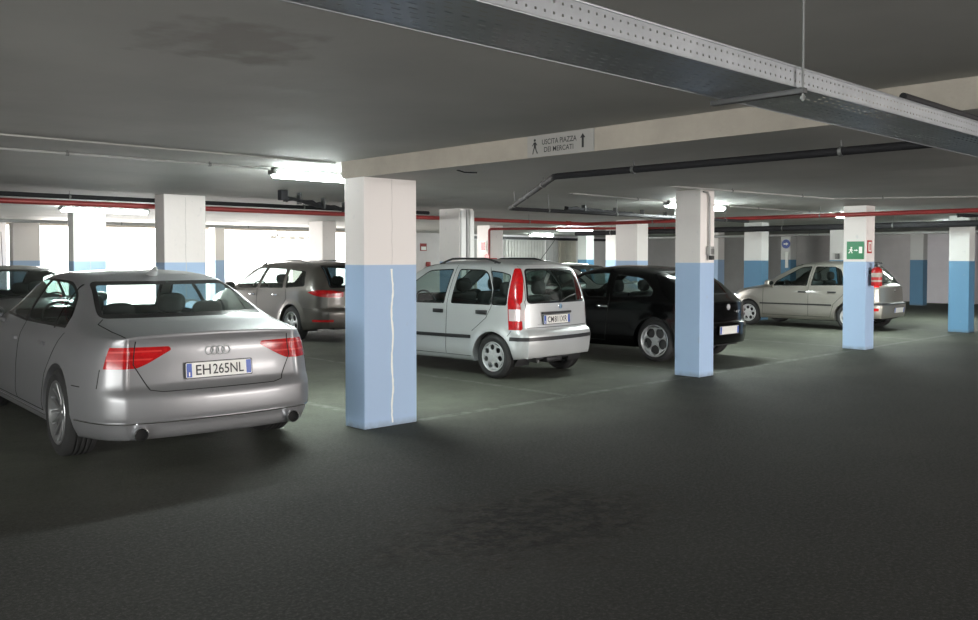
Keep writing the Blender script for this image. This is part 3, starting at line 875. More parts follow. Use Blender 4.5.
# ---------------------------------------------------------------- the five kinds of car
def spec_sedan():
    S = dict(L=5.05, HW=0.94, paint=M['audi_silver'],
        zs=[(0, .955), (.3, .955), (1.2, .975), (2.5, .955), (3.7, .925), (4.5, .80), (5.05, .66)],
        ws=[(0, .655), (.02, .695), (.06, .738), (.14, .778), (.28, .818), (.5, .846), (1.2, .852), (2.5, .858), (3.7, .865), (4.5, .85), (4.9, .74), (5.05, .60)],
        zr=[(0, .975), (.45, 1.03), (.68, 1.045), (1.0, 1.16), (1.35, 1.31), (1.65, 1.385), (2.3, 1.41), (2.9, 1.36), (3.3, 1.19), (3.75, .965), (4.5, .84), (5.05, .68)],
        wr=[(0, .62), (.2, .70), (.5, .735), (.9, .70), (1.3, .645), (1.65, .61), (2.3, .61), (2.9, .60), (3.3, .65), (3.75, .74), (4.5, .70), (5.05, .5)],
        zc=[(0, .995), (.05, 1.005), (.3, 1.035), (.54, 1.062), (.70, 1.085), (1.0, 1.205), (1.35, 1.34), (1.70, 1.415), (2.2, 1.448), (2.7, 1.435), (3.1, 1.33), (3.75, 1.0), (4.4, .90), (4.9, .79), (5.05, .70)],
        zb=[(0, .225), (.5, .21), (1.0, .2), (4, .19), (5.05, .22)],
        side=[(0, 0), (.05, .022), (.12, .045), (.3, .070), (.55, .085), (.75, .088), (.88, .065), (1, .02)],
        rear=[(.20, .0), (.26, .035), (.34, .055), (.36, .075), (.46, .085), (.54, .078), (.575, .045), (.60, .012), (.75, -.012), (.88, -.028), (.93, -.022), (.975, .0)],
        front=[(.2, .0), (.4, .06), (.6, .03), (.7, 0)],
        bowR=.19, bowRd=1.3, bowF=.30, bowFd=1.4, arches=(1.06, 4.03), ra=.385, wr_z=.345, wheel_r=.345, tyre_w=.25, rim_r=.248, track_off=.005,
        spokes=('twin', 7, .0150), rim_mat=M['alloy_grey'], dish=.03, mirror=(3.30, .97), cw=.76, seam_r=.0045, rail_r=.10)
    S['cabin'] = dict(rear=.95, front=3.65, floor=.30, belt=.97, shelf=(.72, 1.35), seats=(1.45, 2.35), seat_top=1.02)
    fd = [(2.42, .30), (2.42, 1.00), (2.36, 1.37), (2.8, 1.36), (3.62, .99), (3.62, .30)]
    rd = [(1.42, .62), (1.25, .80), (1.10, .96), (1.12, 1.12), (1.40, 1.325), (1.9, 1.395), (2.345, 1.38), (2.405, 1.00), (2.405, .30), (1.52, .30)]
    lt = [(.365, .895), (.35, .868), (.52, .775), (.60, .742), (1.2, .745), (1.2, .885), (.80, .898)]
    lid = [(-.60, .94), (-.62, .77), (-.52, .585), (-.44, .57), (.44, .57), (.52, .585), (.62, .77), (.60, .94)]
    bump = [(-.5, .0), (-.5, .585), (.10, .585), (.30, .60), (.655, .60), (.655, .0)]
    nr = lambda c, n: c.x < .5 and n.x < -.25
    S['cuts'] = [
        dict(id='door_f', name='front_door', mat=S['paint'], polys=[('side', fd)], filt=NF, split=True),
        dict(id='door_r', name='rear_door', mat=S['paint'], polys=[('side', rd)], filt=NF, split=True),
        dict(id='lid', name='boot_lid', mat=S['paint'], polys=[('rear', lid + [(.70, 1.1), (-.70, 1.1)][::1])], filt=lambda c, n: c.x < .62 and (n.x < -.25 or n.z > .5) and abs(c.y) < .72 and c.z > .5),
        dict(id='bump', name='rear_bumper', mat=S['paint'], polys=[('side', bump)], filt=lambda c, n: c.x < .7 and c.z < .62),
    ] + win_cuts([(2.46, .985), (2.43, 1.365), (2.75, 1.36, .1), (3.45, 1.02)], 'door_f', r=.03, trim=.018) \
      + win_cuts([(1.13, .995), (1.14, 1.08, .05), (1.36, 1.25, .12), (1.70, 1.35, .15), (2.37, 1.365), (2.40, .985)], 'door_r', r=.03, trim=.020) \
      + [dict(name='window_divider', mat=M['trim_black'], polys=[('side', [(1.42, .98), (1.47, 1.33), (1.50, 1.33), (1.46, .98)])], filt=lambda c, n: abs(n.y) > .3 and abs(c.y) > .3, split=True, parent='door_r'),
         dict(name='pillar_trim', mat=M['trim_black'], polys=[('side', [(2.38, .985), (2.345, 1.36), (2.45, 1.36), (2.475, .985)])], filt=lambda c, n: abs(n.y) > .3 and abs(c.y) > .3, split=True)] \
      + rear_glass([(-.68, 1.078), (.68, 1.078), (.57, 1.352), (-.57, 1.352)], 1.9, 1.0, r=.05, trim=.03) \
      + front_glass([(-.72, 1.02), (.72, 1.02), (.56, 1.40), (-.56, 1.40)], 2.6, .98) + [
        dict(id='lampL', name='tail_lamp', mat=M['redlight'], polys=[('rear', round_poly(lt, .02)), ('side', [(-.5, .5), (-.5, 1), (.15, 1), (.18, .5)])], filt=lambda c, n: c.x < .6 and c.y > 0, split=True),
        dict(id='lampR', name='tail_lamp', mat=M['redlight'], polys=[('rear', round_poly(mir(lt), .02)), ('side', [(-.5, .5), (-.5, 1), (.15, 1), (.18, .5)])], filt=lambda c, n: c.x < .6 and c.y < 0, split=True),
        dict(name='head_lamp', mat=M['headlight'], polys=[('side', [(4.45, .62), (4.45, .70), (5.3, .66), (5.3, .54)])], filt=lambda c, n: c.x > 4.3 and abs(c.y) > .42, split=True),
        dict(name='radiator_grille', mat=M['black_plastic'], polys=[('front', [(-.34, .3), (.34, .3), (.40, .62), (-.40, .62)])], filt=lambda c, n: n.x > .3 and c.x > 4.5),
    ]
    for sg in (1, -1):
        for za, zb2 in ((.858, .870), (.800, .812)):
            P = [(.42, za), (1.2, za), (1.2, zb2), (.42, zb2)]
            S['cuts'].append(dict(name='light_bar', mat=M['lamp_bar'], polys=[('rear', P if sg > 0 else mir(P)), ('rear', shrink(lt, .014) if sg > 0 else mir(shrink(lt, .014))), ('side', [(-.5, .5), (-.5, 1), (.15, 1), (.17, .5)])], filt=(lambda c, n, sg=sg: c.x < .6 and c.y * sg > 0), parent='lampL' if sg > 0 else 'lampR'))
    S['seams'] = [('side', fd[:3] + [], 'door_f'), ('side', [(3.62, .93), (3.62, .30), (2.42, .30)], 'door_f'), ('side', [(2.405, .30), (1.52, .30), (1.42, .62), (1.25, .80), (1.10, .96)], 'door_r'),
        ('rear', lid[::1], 'lid'), ('top', [(.06, .66), (.3, .695), (.60, .71), (.66, .66)], 'lid'), ('top', [(.06, -.66), (.3, -.695), (.60, -.71), (.66, -.66)], 'lid'),
        ('side', [(.40, .60), (.655, .60)], None), ('side', [(.19, .74), (.20, .60)], None)]
    S['handles'] = [(2.47, .83, 'door_f', 'audi_silver'), (1.49, .845, 'door_r', 'audi_silver')]
    sh = lambda x: x - .13 if x > .58 else x
    for k in ('zs', 'ws', 'zr', 'wr', 'zc', 'zb'): S[k] = [(sh(a), b) for a, b in S[k]]
    for C in S['cuts']: C['polys'] = [(pj, [(sh(a), b) for a, b in P] if pj == 'side' else P) for pj, P in C['polys']]
    S['seams'] = [(pj, [(sh(a), b) for a, b in P] if pj == 'side' else P, q) for pj, P, q in S['seams']]
    S['L'] -= .13; S['arches'] = (.91, 3.90); S['mirror'] = (3.12, .97)
    S['cabin'] = dict(rear=.82, front=3.52, floor=.30, belt=.97, shelf=(.60, 1.22), seats=(1.32, 2.22), seat_top=1.02)
    return S

def spec_panda():
    S = dict(L=3.50, HW=0.765, paint=M['silver'],
        zs=[(0, .945), (.4, .965), (1.2, .945), (2.3, .90), (2.8, .875), (3.2, .79), (3.50, .68)],
        ws=[(0, .62), (.02, .655), (.06, .69), (.14, .715), (.4, .742), (2.3, .748), (2.9, .715), (3.3, .64), (3.50, .52)],
        zr=[(0, .965), (.03, 1.06), (.08, 1.20), (.14, 1.34), (.20, 1.415), (.35, 1.455), (1.3, 1.475), (1.95, 1.425), (2.35, 1.22), (2.85, .925), (3.50, .69)],
        wr=[(0, .60), (.05, .625), (.14, .60), (.2, .59), (.6, .585), (1.95, .575), (2.35, .61), (2.85, .64), (3.50, .45)],
        zc=[(0, .985), (.03, 1.08), (.08, 1.23), (.14, 1.39), (.19, 1.475), (.26, 1.505), (.6, 1.53), (1.3, 1.535), (1.9, 1.49), (2.3, 1.29), (2.85, .98), (3.2, .88), (3.50, .72)],
        zb=[(0, .29), (.3, .25), (.7, .21), (3, .20), (3.50, .22)],
        side=[(0, 0), (.1, .006), (.3, .016), (.55, .026), (.8, .030), (.9, .02), (1, -.01)],
        rear=[(.22, .02), (.29, .055), (.40, .075), (.50, .085), (.575, .08), (.615, .055), (.64, .018), (.80, .008), (.95, .0)],
        front=[(.2, .0), (.4, .06), (.6, .03), (.7, 0)],
        bowR=.11, bowRd=.9, bowF=.22, bowFd=1.1, arches=(.50, 2.80), ra=.325, wr_z=.285, wheel_r=.285, tyre_w=.17, rim_r=.190, track_off=-.005, flare=.022,
        spokes=('holes', 7, .64, .19), rim_mat=M['hubcap'], convex=True, mirror=(2.32, .95), mirror_mat=M['black_plastic'], handle_h=.026, cw=.64, seam_r=.004, rail_r=.08, Ns=90)
    S['cabin'] = dict(rear=.25, front=2.75, floor=.30, belt=.94, shelf=(.2, .62), seats=(.80, 1.62), seat_top=1.08)
    rd = [(.86, .60), (.62, .78), (.535, .93), (.535, 1.15), (.68, 1.43), (1.285, 1.455), (1.335, .97), (1.335, .27), (.92, .27)]
    fd = [(1.35, .27), (1.35, .97), (1.30, 1.455), (1.85, 1.43), (2.45, 1.05), (2.58, .92), (2.60, .27)]
    lt = [(.662, .66), (.668, .97), (.645, 1.0), (.555, 1.30), (.53, 1.42), (.68, 1.41), (1.0, 1.32), (1.0, .645), (.68, .64)]
    lt_side = [(-.5, .3), (-.5, 1.6), (.29, 1.6), (.275, 1.2), (.275, .97), (.255, .78), (.24, .62)]
    gate = [(-.61, .665), (-.62, 1.0), (-.60, 1.02), (-.53, 1.47), (.53, 1.47), (.60, 1.02), (.62, 1.0), (.61, .665)]
    S['cuts'] = [
        dict(id='door_r', name='rear_door', mat=S['paint'], polys=[('side', rd)], filt=NF, split=True),
        dict(id='door_f', name='front_door', mat=S['paint'], polys=[('side', fd)], filt=NF, split=True),
        dict(id='gate', name='tailgate', mat=S['paint'], polys=[('rear', gate)], filt=lambda c, n: n.x < -.25 and c.x < .3),
        dict(id='bump', name='rear_bumper', mat=S['paint'], polys=[('side', [(-.5, 0), (-.5, .635), (.22, .635), (.25, .56), (.25, 0)])], filt=lambda c, n: c.x < .3 and c.z < .66),
        dict(name='bumper_strip', mat=M['black_plastic'], polys=[('side', [(-.5, .502), (-.5, .55), (.215, .55), (.215, .502)])], filt=lambda c, n: c.x < .3 and c.z < .66, parent='bump', offset=.008),
        dict(name='side_moulding', mat=M['black_plastic'], polys=[('side', [(.88, .50), (.88, .545), (2.45, .53), (2.45, .485)])], filt=NF, split=True, offset=.01),
        dict(name='corner_lamp', mat=M['redlight'], polys=[('rear', lt), ('side', lt_side)], filt=lambda c, n: c.y > 0 and c.x < .45, id='lamp', split=True),
        dict(name='corner_lamp', mat=M['redlight'], polys=[('rear', mir(lt)), ('side', lt_side)], filt=lambda c, n: c.y < 0 and c.x < .45, id='lamp2', split=True),
    ]
    for sgn, idn in ((1, 'lamp'), (-1, 'lamp2')):
        P = [(.50, .755), (.50, .90), (1.0, .90), (1.0, .755)]
        S['cuts'].append(dict(name='clear_lens', mat=M['whitelight'], polys=[('rear', P if sgn > 0 else mir(P)), ('side', shrink(lt_side, .012))], filt=(lambda c, n, sgn=sgn: c.y * sgn > 0.60 and c.x < .3), parent=idn, split=True))
    S['cuts'] += win_cuts([(.63, .975), (.66, 1.36), (.84, 1.405), (.84, .975)], 'door_r', r=.03, glass='glass')[:0]
    S['cuts'] += win_cuts([(.285, .945), (.295, 1.335), (.45, 1.37), (.66, 1.39), (.60, 1.30), (.535, 1.14), (.53, .945)], None, r=.035) \
      + win_cuts([(.54, .945), (.545, 1.14, .05), (.70, 1.395, .12), (1.23, 1.405), (1.275, .945)], 'door_r', r=.04) \
      + win_cuts([(1.40, .94), (1.345, 1.405), (1.82, 1.385, .08), (2.35, 1.06, .05), (2.38, .93)], 'door_f', r=.03) \
      + rear_glass([(-.60, .97), (.60, .97), (.505, 1.415), (-.505, 1.415)], .4, .9, r=.07, trim=.025) \
      + front_glass([(-.60, 1.0), (.60, 1.0), (.52, 1.47), (-.52, 1.47)], 1.8, .9)
    S['cuts'] += [dict(name='head_lamp', mat=M['headlight'], polys=[('side', [(3.1, .60), (3.05, .80), (3.8, .72), (3.8, .54)])], filt=lambda c, n: c.x > 3.0 and abs(c.y) > .36, split=True)]
    S['seams'] = [('side', [(.68, 1.43), (.535, 1.15), (.535, .93), (.62, .78), (.86, .60)], 'door_r'), ('side', [(.86, .27), (1.335, .27), (1.343, .97), (1.293, 1.455)], 'door_r'), ('side', [(1.345, .27), (2.60, .27), (2.58, .92), (2.45, 1.05)], 'door_f'),
        ('rear', gate + [gate[0]], 'gate'), ('side', [(.20, .635), (.25, .56)], None)]
    S['handles'] = [(1.50, .84, 'door_f', 'black_plastic'), (.70, .85, 'door_r', 'black_plastic')]
    return S

def spec_black():
    S = dict(L=4.10, HW=0.825, paint=M['black_paint'],
        zs=[(0, .86), (.3, .89), (1.2, .925), (2.3, .90), (3.0, .875), (3.6, .78), (4.10, .62)],
        ws=[(0, .62), (.04, .68), (.12, .735), (.3, .775), (.8, .80), (2.3, .805), (3.2, .785), (3.8, .70), (4.10, .52)],
        zr=[(0, .88), (.10, .94), (.22, 1.02), (.45, 1.18), (.75, 1.31), (1.2, 1.375), (1.8, 1.385), (2.3, 1.33), (2.75, 1.13), (3.15, .92), (3.6, .82), (4.10, .64)],
        wr=[(0, .57), (.2, .64), (.45, .63), (.75, .60), (1.2, .585), (2.3, .575), (2.75, .62), (3.15, .69), (3.6, .66), (4.10, .4)],
        zc=[(0, .90), (.08, .945), (.18, 1.00), (.45, 1.21), (.75, 1.345), (1.2, 1.42), (1.75, 1.44), (2.2, 1.40), (2.6, 1.24), (3.15, .97), (3.6, .875), (3.95, .77), (4.10, .66)],
        zb=[(0, .28), (.4, .24), (1, .2), (3.5, .19), (4.10, .2)],
        side=[(0, 0), (.1, .012), (.3, .026), (.55, .034), (.8, .038), (.9, .02), (1, -.01)],
        rear=[(.22, .0), (.29, .03), (.40, .045), (.52, .05), (.585, .04), (.61, .01), (.70, .004), (.86, .0)],
        front=[(.2, .0), (.4, .06), (.6, .03), (.7, 0)],
        bowR=.24, bowRd=1.1, bowF=.28, bowFd=1.2, arches=(.75, 3.29), ra=.355, wr_z=.315, wheel_r=.315, tyre_w=.215, rim_r=.240, track_off=-.005,
        spokes=('holes', 5, .60, .325), rim_mat=M['alloy'], dish=.015, mirror=(2.75, .92), cw=.69, rail_r=.10, Ns=90)
    S['cabin'] = dict(rear=.55, front=3.1, floor=.28, belt=.90, shelf=(.4, .95), seats=(1.1, 1.95), seat_top=1.0)
    fd = [(1.66, .28), (1.60, .92), (1.68, 1.37), (2.3, 1.34), (2.85, 1.02), (2.95, .90), (2.95, .28)]
    lt = [(.55, .80), (.56, .72), (.62, .69), (1.0, .70), (1.0, .80), (.62, .82)]
    gate = [(-.50, .86), (-.56, .66), (-.5, .60), (.5, .60), (.56, .66), (.50, .86)]
    S['cuts'] = [
        dict(id='door_f', name='front_door', mat=S['paint'], polys=[('side', fd)], filt=NF, split=True),
        dict(id='gate', name='tailgate', mat=S['paint'], polys=[('rear', gate + [(.58, 1.36), (-.58, 1.36)])], filt=lambda c, n: n.x < -.25 and c.x < .8),
        dict(id='bump', name='rear_bumper', mat=S['paint'], polys=[('side', [(-.5, 0), (-.5, .595), (.385, .595), (.385, 0)])], filt=lambda c, n: c.x < .42 and c.z < .62),
        dict(name='tail_lamp', mat=M['redlight_dark'], polys=[('rear', lt), ('side', [(-.5, .5), (-.5, 1), (.36, 1), (.36, .5)])], filt=lambda c, n: c.x < .6 and c.y > 0),
        dict(name='tail_lamp', mat=M['redlight_dark'], polys=[('rear', mir(lt)), ('side', [(-.5, .5), (-.5, 1), (.36, 1), (.36, .5)])], filt=lambda c, n: c.x < .6 and c.y < 0),
    ] + win_cuts([(.82, .965), (.80, 1.06, .06), (1.02, 1.25, .15), (1.60, 1.31), (1.56, .945)], None, r=.05) \
      + win_cuts([(1.66, .935), (1.73, 1.325), (2.25, 1.30, .08), (2.78, 1.00), (2.80, .935)], 'door_f', r=.03) \
      + rear_glass([(-.57, 1.0), (.57, 1.0), (.52, 1.35), (-.52, 1.35)], 1.0, .95, r=.06, trim=.02, glass='glass_dark') \
      + front_glass([(-.65, .99), (.65, .99), (.53, 1.38), (-.53, 1.38)], 1.8, .9)
    S['cuts'] += [dict(name='head_lamp', mat=M['headlight'], polys=[('side', [(3.6, .60), (3.55, .70), (4.3, .66), (4.3, .52)])], filt=lambda c, n: c.x > 3.4 and abs(c.y) > .4, split=True)]
    S['seams'] = [('side', [(1.66, .28), (1.60, .92), (1.62, 1.0)], 'door_f'), ('side', [(1.66, .28), (2.95, .28), (2.95, .88)], 'door_f'), ('rear', gate, 'gate')]
    S['handles'] = [(1.71, .80, 'door_f', 'chrome')]
    return S

def spec_punto():
    S = dict(L=3.78, HW=0.80, paint=M['beige_silver'],
        zs=[(0, .90), (.4, .935), (1.2, .92), (2.3, .885), (2.9, .86), (3.3, .78), (3.78, .62)],
        ws=[(0, .60), (.04, .66), (.12, .71), (.3, .75), (.8, .77), (2.3, .775), (3.0, .755), (3.5, .68), (3.78, .52)],
        zr=[(0, .92), (.08, 1.0), (.2, 1.13), (.38, 1.30), (.55, 1.385), (1.2, 1.425), (1.8, 1.40), (2.3, 1.20), (2.75, .93), (3.3, .83), (3.78, .64)],
        wr=[(0, .55), (.2, .61), (.4, .59), (.6, .575), (1.8, .565), (2.3, .61), (2.75, .67), (3.3, .64), (3.78, .4)],
        zc=[(0, .94), (.08, 1.02), (.2, 1.16), (.38, 1.34), (.52, 1.43), (.8, 1.465), (1.3, 1.48), (1.8, 1.445), (2.25, 1.25), (2.75, .98), (3.3, .87), (3.65, .76), (3.78, .66)],
        zb=[(0, .28), (.4, .24), (1, .2), (3.2, .19), (3.78, .2)],
        side=[(0, 0), (.1, .008), (.3, .018), (.55, .026), (.8, .030), (.9, .02), (1, -.01)],
        rear=[(.22, .0), (.29, .05), (.40, .07), (.50, .08), (.57, .07), (.60, .02), (.75, .008), (.9, .0)],
        front=[(.2, .0), (.4, .06), (.6, .03), (.7, 0)],
        bowR=.16, bowRd=1.0, bowF=.26, bowFd=1.2, arches=(.63, 3.02), ra=.325, wr_z=.287, wheel_r=.287, tyre_w=.175, rim_r=.195, track_off=-.005, flare=.018,
        spokes=('holes', 7, .64, .21), rim_mat=M['hubcap'], convex=True, mirror=(2.42, .93), cw=.65, rail_r=.09, Ns=90)
    S['cabin'] = dict(rear=.45, front=2.8, floor=.28, belt=.90, shelf=(.35, .8), seats=(.95, 1.75), seat_top=1.04)
    rd = [(.98, .55), (.78, .75), (.66, .95), (.80, 1.30), (1.00, 1.40), (1.50, 1.41), (1.55, .92), (1.55, .27), (1.05, .27)]
    fd = [(1.565, .27), (1.565, .92), (1.52, 1.41), (1.80, 1.39), (2.45, 1.02), (2.65, .88), (2.65, .27)]
    lt = [(.55, .93), (1.0, .93), (1.0, 1.22), (.55, 1.22)]
    ls = [(-.5, .5), (-.5, 1.4), (.20, 1.4), (.17, .5)]
    S['cuts'] = [
        dict(id='door_r', name='rear_door', mat=S['paint'], polys=[('side', rd)], filt=NF, split=True),
        dict(id='door_f', name='front_door', mat=S['paint'], polys=[('side', fd)], filt=NF, split=True),
        dict(id='gate', name='tailgate', mat=S['paint'], polys=[('rear', [(-.52, .62), (.52, .62), (.56, .9), (.53, 1.42), (-.53, 1.42), (-.56, .9)])], filt=lambda c, n: n.x < -.25 and c.x < .6),
        dict(id='bump', name='rear_bumper', mat=S['paint'], polys=[('side', [(-.5, 0), (-.5, .60), (.29, .60), (.29, 0)])], filt=lambda c, n: c.x < .34 and c.z < .63),
        dict(name='bumper_strip', mat=M['black_plastic'], polys=[('side', [(-.5, .555), (-.5, .595), (.27, .595), (.27, .555)])], filt=lambda c, n: c.x < .34 and c.z < .63, parent='bump', offset=.006),
        dict(name='reflector', mat=M['redlight'], polys=[('side', [(-.5, .43), (-.5, .49), (.22, .49), (.20, .43)]), ('rear', [(.66, .3), (1, .3), (1, .6), (.66, .6)])], filt=lambda c, n: c.x < .3 and c.y > 0, parent='bump'),
        dict(name='side_moulding', mat=M['black_plastic'], polys=[('side', [(1.02, .515), (1.02, .545), (2.72, .535), (2.72, .505)])], filt=NF, split=True, offset=.008),
        dict(name='tail_lamp', mat=M['redlight_dark'], polys=[('rear', lt), ('side', ls)], filt=lambda c, n: c.x < .4 and c.y > 0)if False else
        dict(name='tail_lamp', mat=M['redlight'], polys=[('rear', lt), ('side', ls)], filt=lambda c, n: c.x < .4 and c.y > 0),
        dict(name='tail_lamp', mat=M['redlight'], polys=[('rear', mir(lt)), ('side', ls)], filt=lambda c, n: c.x < .4 and c.y < 0),
    ] + win_cuts([(.72, .965), (.88, 1.30, .06), (1.03, 1.36, .05), (1.46, 1.365), (1.51, .945)], 'door_r', r=.03) \
      + win_cuts([(1.60, .94), (1.56, 1.365), (1.80, 1.345, .06), (2.35, 1.03), (2.40, .925)], 'door_f', r=.03) \
      + win_cuts([(.36, 1.02), (.52, 1.28, .04), (.72, 1.30, .03), (.60, .98)], None, r=.03) \
      + rear_glass([(-.52, .98), (.52, .98), (.49, 1.40), (-.49, 1.40)], .7, .9, r=.06, trim=.02) \
      + front_glass([(-.62, .985), (.62, .985), (.52, 1.42), (-.52, 1.42)], 1.6, .9)
    S['cuts'] += [dict(name='head_lamp', mat=M['headlight'], polys=[('side', [(3.38, .60), (3.30, .74), (4.0, .68), (4.0, .52)])], filt=lambda c, n: c.x > 3.2 and abs(c.y) > .38, split=True),
                  dict(name='radiator_grille', mat=M['black_plastic'], polys=[('front', [(-.4, .28), (.4, .28), (.4, .42), (-.4, .42)])], filt=lambda c, n: n.x > .3 and c.x > 3.3),
                  dict(name='bonnet', mat=S['paint'], polys=[('top', [(2.78, -.62), (3.55, -.5), (3.55, .5), (2.78, .62)])], filt=lambda c, n: n.z > .5 and c.x > 2.7)]
    S['seams'] = [('side', [(.66, .95), (.78, .75), (.98, .55), (1.05, .27), (1.55, .27), (1.558, .92), (1.51, 1.41)], 'door_r'), ('side', [(1.56, .27), (2.65, .27), (2.65, .86)], 'door_f')]
    S['handles'] = [(1.70, .80, 'door_f', 'black_plastic'), (1.02, .81, 'door_r', 'black_plastic')]
    return S

def spec_wagon():
    S = dict(L=4.76, HW=0.91, paint=M['wagon_grey'],
        zs=[(0, .90), (.5, .96), (1.5, .955), (2.8, .915), (3.5, .89), (4.1, .79), (4.76, .62)],
        ws=[(0, .66), (.04, .73), (.12, .79), (.3, .835), (.8, .87), (2.8, .875), (3.7, .85), (4.4, .75), (4.76, .56)],
        zr=[(0, .92), (.08, 1.00), (.22, 1.18), (.38, 1.33), (.55, 1.395), (1.3, 1.44), (2.3, 1.43), (2.8, 1.33), (3.2, 1.12), (3.6, .93), (4.2, .83), (4.76, .64)],
        wr=[(0, .60), (.2, .68), (.4, .66), (.6, .64), (2.3, .62), (2.8, .63), (3.2, .68), (3.6, .76), (4.2, .7), (4.76, .45)],
        zc=[(0, .94), (.08, 1.03), (.22, 1.22), (.38, 1.38), (.52, 1.445), (.8, 1.475), (1.8, 1.50), (2.4, 1.475), (2.8, 1.375), (3.2, 1.18), (3.6, .99), (4.2, .88), (4.6, .77), (4.76, .66)],
        zb=[(0, .28), (.4, .24), (1, .2), (4, .19), (4.76, .2)],
        side=[(0, 0), (.1, .010), (.3, .022), (.55, .032), (.8, .036), (.9, .02), (1, -.01)],
        rear=[(.22, .0), (.29, .05), (.40, .075), (.54, .085), (.60, .07), (.63, .02), (.75, .008), (.9, .0)],
        front=[(.2, .0), (.4, .06), (.6, .03), (.7, 0)],
        bowR=.19, bowRd=1.1, bowF=.30, bowFd=1.3, arches=(.95, 3.80), ra=.370, wr_z=.325, wheel_r=.325, tyre_w=.215, rim_r=.225, track_off=-.005, flare=.020,
        spokes=('holes', 5, .62, .28), rim_mat=M['alloy'], dish=.015, mirror=(3.12, .95), cw=.74, rail_r=.09, Ns=96)
    S['cabin'] = dict(rear=.5, front=3.5, floor=.28, belt=.93, shelf=(.4, 1.2), seats=(1.45, 2.3), seat_top=1.04)
    rd = [(1.30, .60), (1.15, .78), (1.18, .96), (1.30, 1.40), (2.15, 1.42), (2.22, .94), (2.22, .28), (1.40, .28)]
    fd = [(2.235, .28), (2.235, .94), (2.165, 1.42), (2.5, 1.40), (3.3, 1.02), (3.42, .90), (3.42, .28)]
    lt = [(.36, .93), (.37, .84), (.55, .82), (1.2, .80), (1.2, .98), (.60, .965)]
    S['cuts'] = [
        dict(id='door_r', name='rear_door', mat=S['paint'], polys=[('side', rd)], filt=NF, split=True),
        dict(id='door_f', name='front_door', mat=S['paint'], polys=[('side', fd)], filt=NF, split=True),
        dict(id='gate', name='tailgate', mat=S['paint'], polys=[('rear', [(-.60, .62), (.60, .62), (.64, .9), (.59, 1.42), (-.59, 1.42), (-.64, .9)])], filt=lambda c, n: n.x < -.25 and c.x < .6),
        dict(id='bump', name='rear_bumper', mat=S['paint'], polys=[('side', [(-.5, 0), (-.5, .62), (.56, .62), (.56, 0)])], filt=lambda c, n: c.x < .6 and c.z < .66),
        dict(name='reflector', mat=M['redlight'], polys=[('side', [(-.5, .39), (-.5, .43), (.30, .43), (.30, .39)]), ('rear', [(.60, .3), (1, .3), (1, .6), (.60, .6)])], filt=lambda c, n: c.x < .4 and c.y > 0, parent='bump'),
        dict(name='tail_lamp', mat=M['redlight'], polys=[('rear', lt), ('side', [(-.5, .78), (-.5, 1.1), (.10, .985), (.30, .96), (.46, .925), (.30, .87), (.12, .84)])], filt=lambda c, n: c.x < .5 and c.y > 0),
        dict(name='tail_lamp', mat=M['redlight'], polys=[('rear', mir(lt)), ('side', [(-.5, .78), (-.5, 1.1), (.10, .985), (.30, .96), (.46, .925), (.30, .87), (.12, .84)])], filt=lambda c, n: c.x < .5 and c.y < 0),
    ] + win_cuts([(1.30, .985), (1.42, 1.345, .06), (2.10, 1.365), (2.17, .97)], 'door_r', r=.03) \
      + win_cuts([(2.27, .965), (2.21, 1.365), (2.5, 1.345, .08), (3.12, 1.03), (3.18, .95)], 'door_f', r=.03) \
      + win_cuts([(.58, 1.03), (.72, 1.30, .05), (1.32, 1.345, .05), (1.21, .99)], None, r=.05) \
      + rear_glass([(-.59, 1.0), (.59, 1.0), (.55, 1.41), (-.55, 1.41)], .7, .9, r=.06, trim=.02, glass='glass_dark') \
      + front_glass([(-.70, 1.0), (.70, 1.0), (.57, 1.43), (-.57, 1.43)], 2.2, .9)
    S['cuts'] += [dict(name='head_lamp', mat=M['headlight'], polys=[('side', [(4.2, .60), (4.15, .74), (5.0, .68), (5.0, .52)])], filt=lambda c, n: c.x > 4.0 and abs(c.y) > .42, split=True)]
    S['seams'] = [('side', [(1.18, .96), (1.15, .78), (1.30, .60), (1.40, .28), (2.22, .28), (2.228, .94), (2.16, 1.42)], 'door_r'), ('side', [(2.23, .28), (3.42, .28), (3.42, .88)], 'door_f'), ('side', [(.30, .62), (.56, .62)], None)]
    S['handles'] = [(2.40, .84, 'door_f', 'chrome'), (1.52, .85, 'door_r', 'chrome')]
    return S

# ------------------------------------------------------------------ the building
ZC, ZS = 2.435, 2.277          # ceiling, dropped slab
XS0, XS1, YS = 4.755, 7.65, 6.93
X0, X1, Y0, Y1 = -6.0, 33.0, -9.0, 24.3
struct(box('floor', (X0, Y0, -0.2), (X1 + 0.3, Y1 + 0.3, 0.0), M['floor']))
struct(box('ceiling', (X0, Y0, ZC), (X1 + 0.3, Y1 + 0.3, ZC + 0.3), M['ceiling']))
bm = bmesh.new(); add_box(bm, (XS0, Y0, ZS), (XS1, YS, ZC))
o = obj('ceiling_dropped_slab', bm, [M['ceiling'], M['concrete_beige']]); struct(o); o.name = 'trim_1'
for p in o.data.polygons:
    if p.normal.x < -0.5: p.material_index = 1
struct(box('trim_2', (X0, 7.02, ZC - 0.012), (XS0, 7.30, ZC), M['ceiling']))          # shallow downstand beam, left of the slab
struct(box('wall_right', (X1, Y0, 0), (X1 + 0.3, Y1 + 0.3, ZC), M['wall']))
struct(box('wall_back', (17.2, Y1, 0), (X1, Y1 + 0.3, ZC), M['wall']))
struct(box('wall_left_back', (X0, Y1, 0), (6.75, Y1 + 0.3, ZC), M['wall'])).name = 'wall_back_left'
bm = bmesh.new()
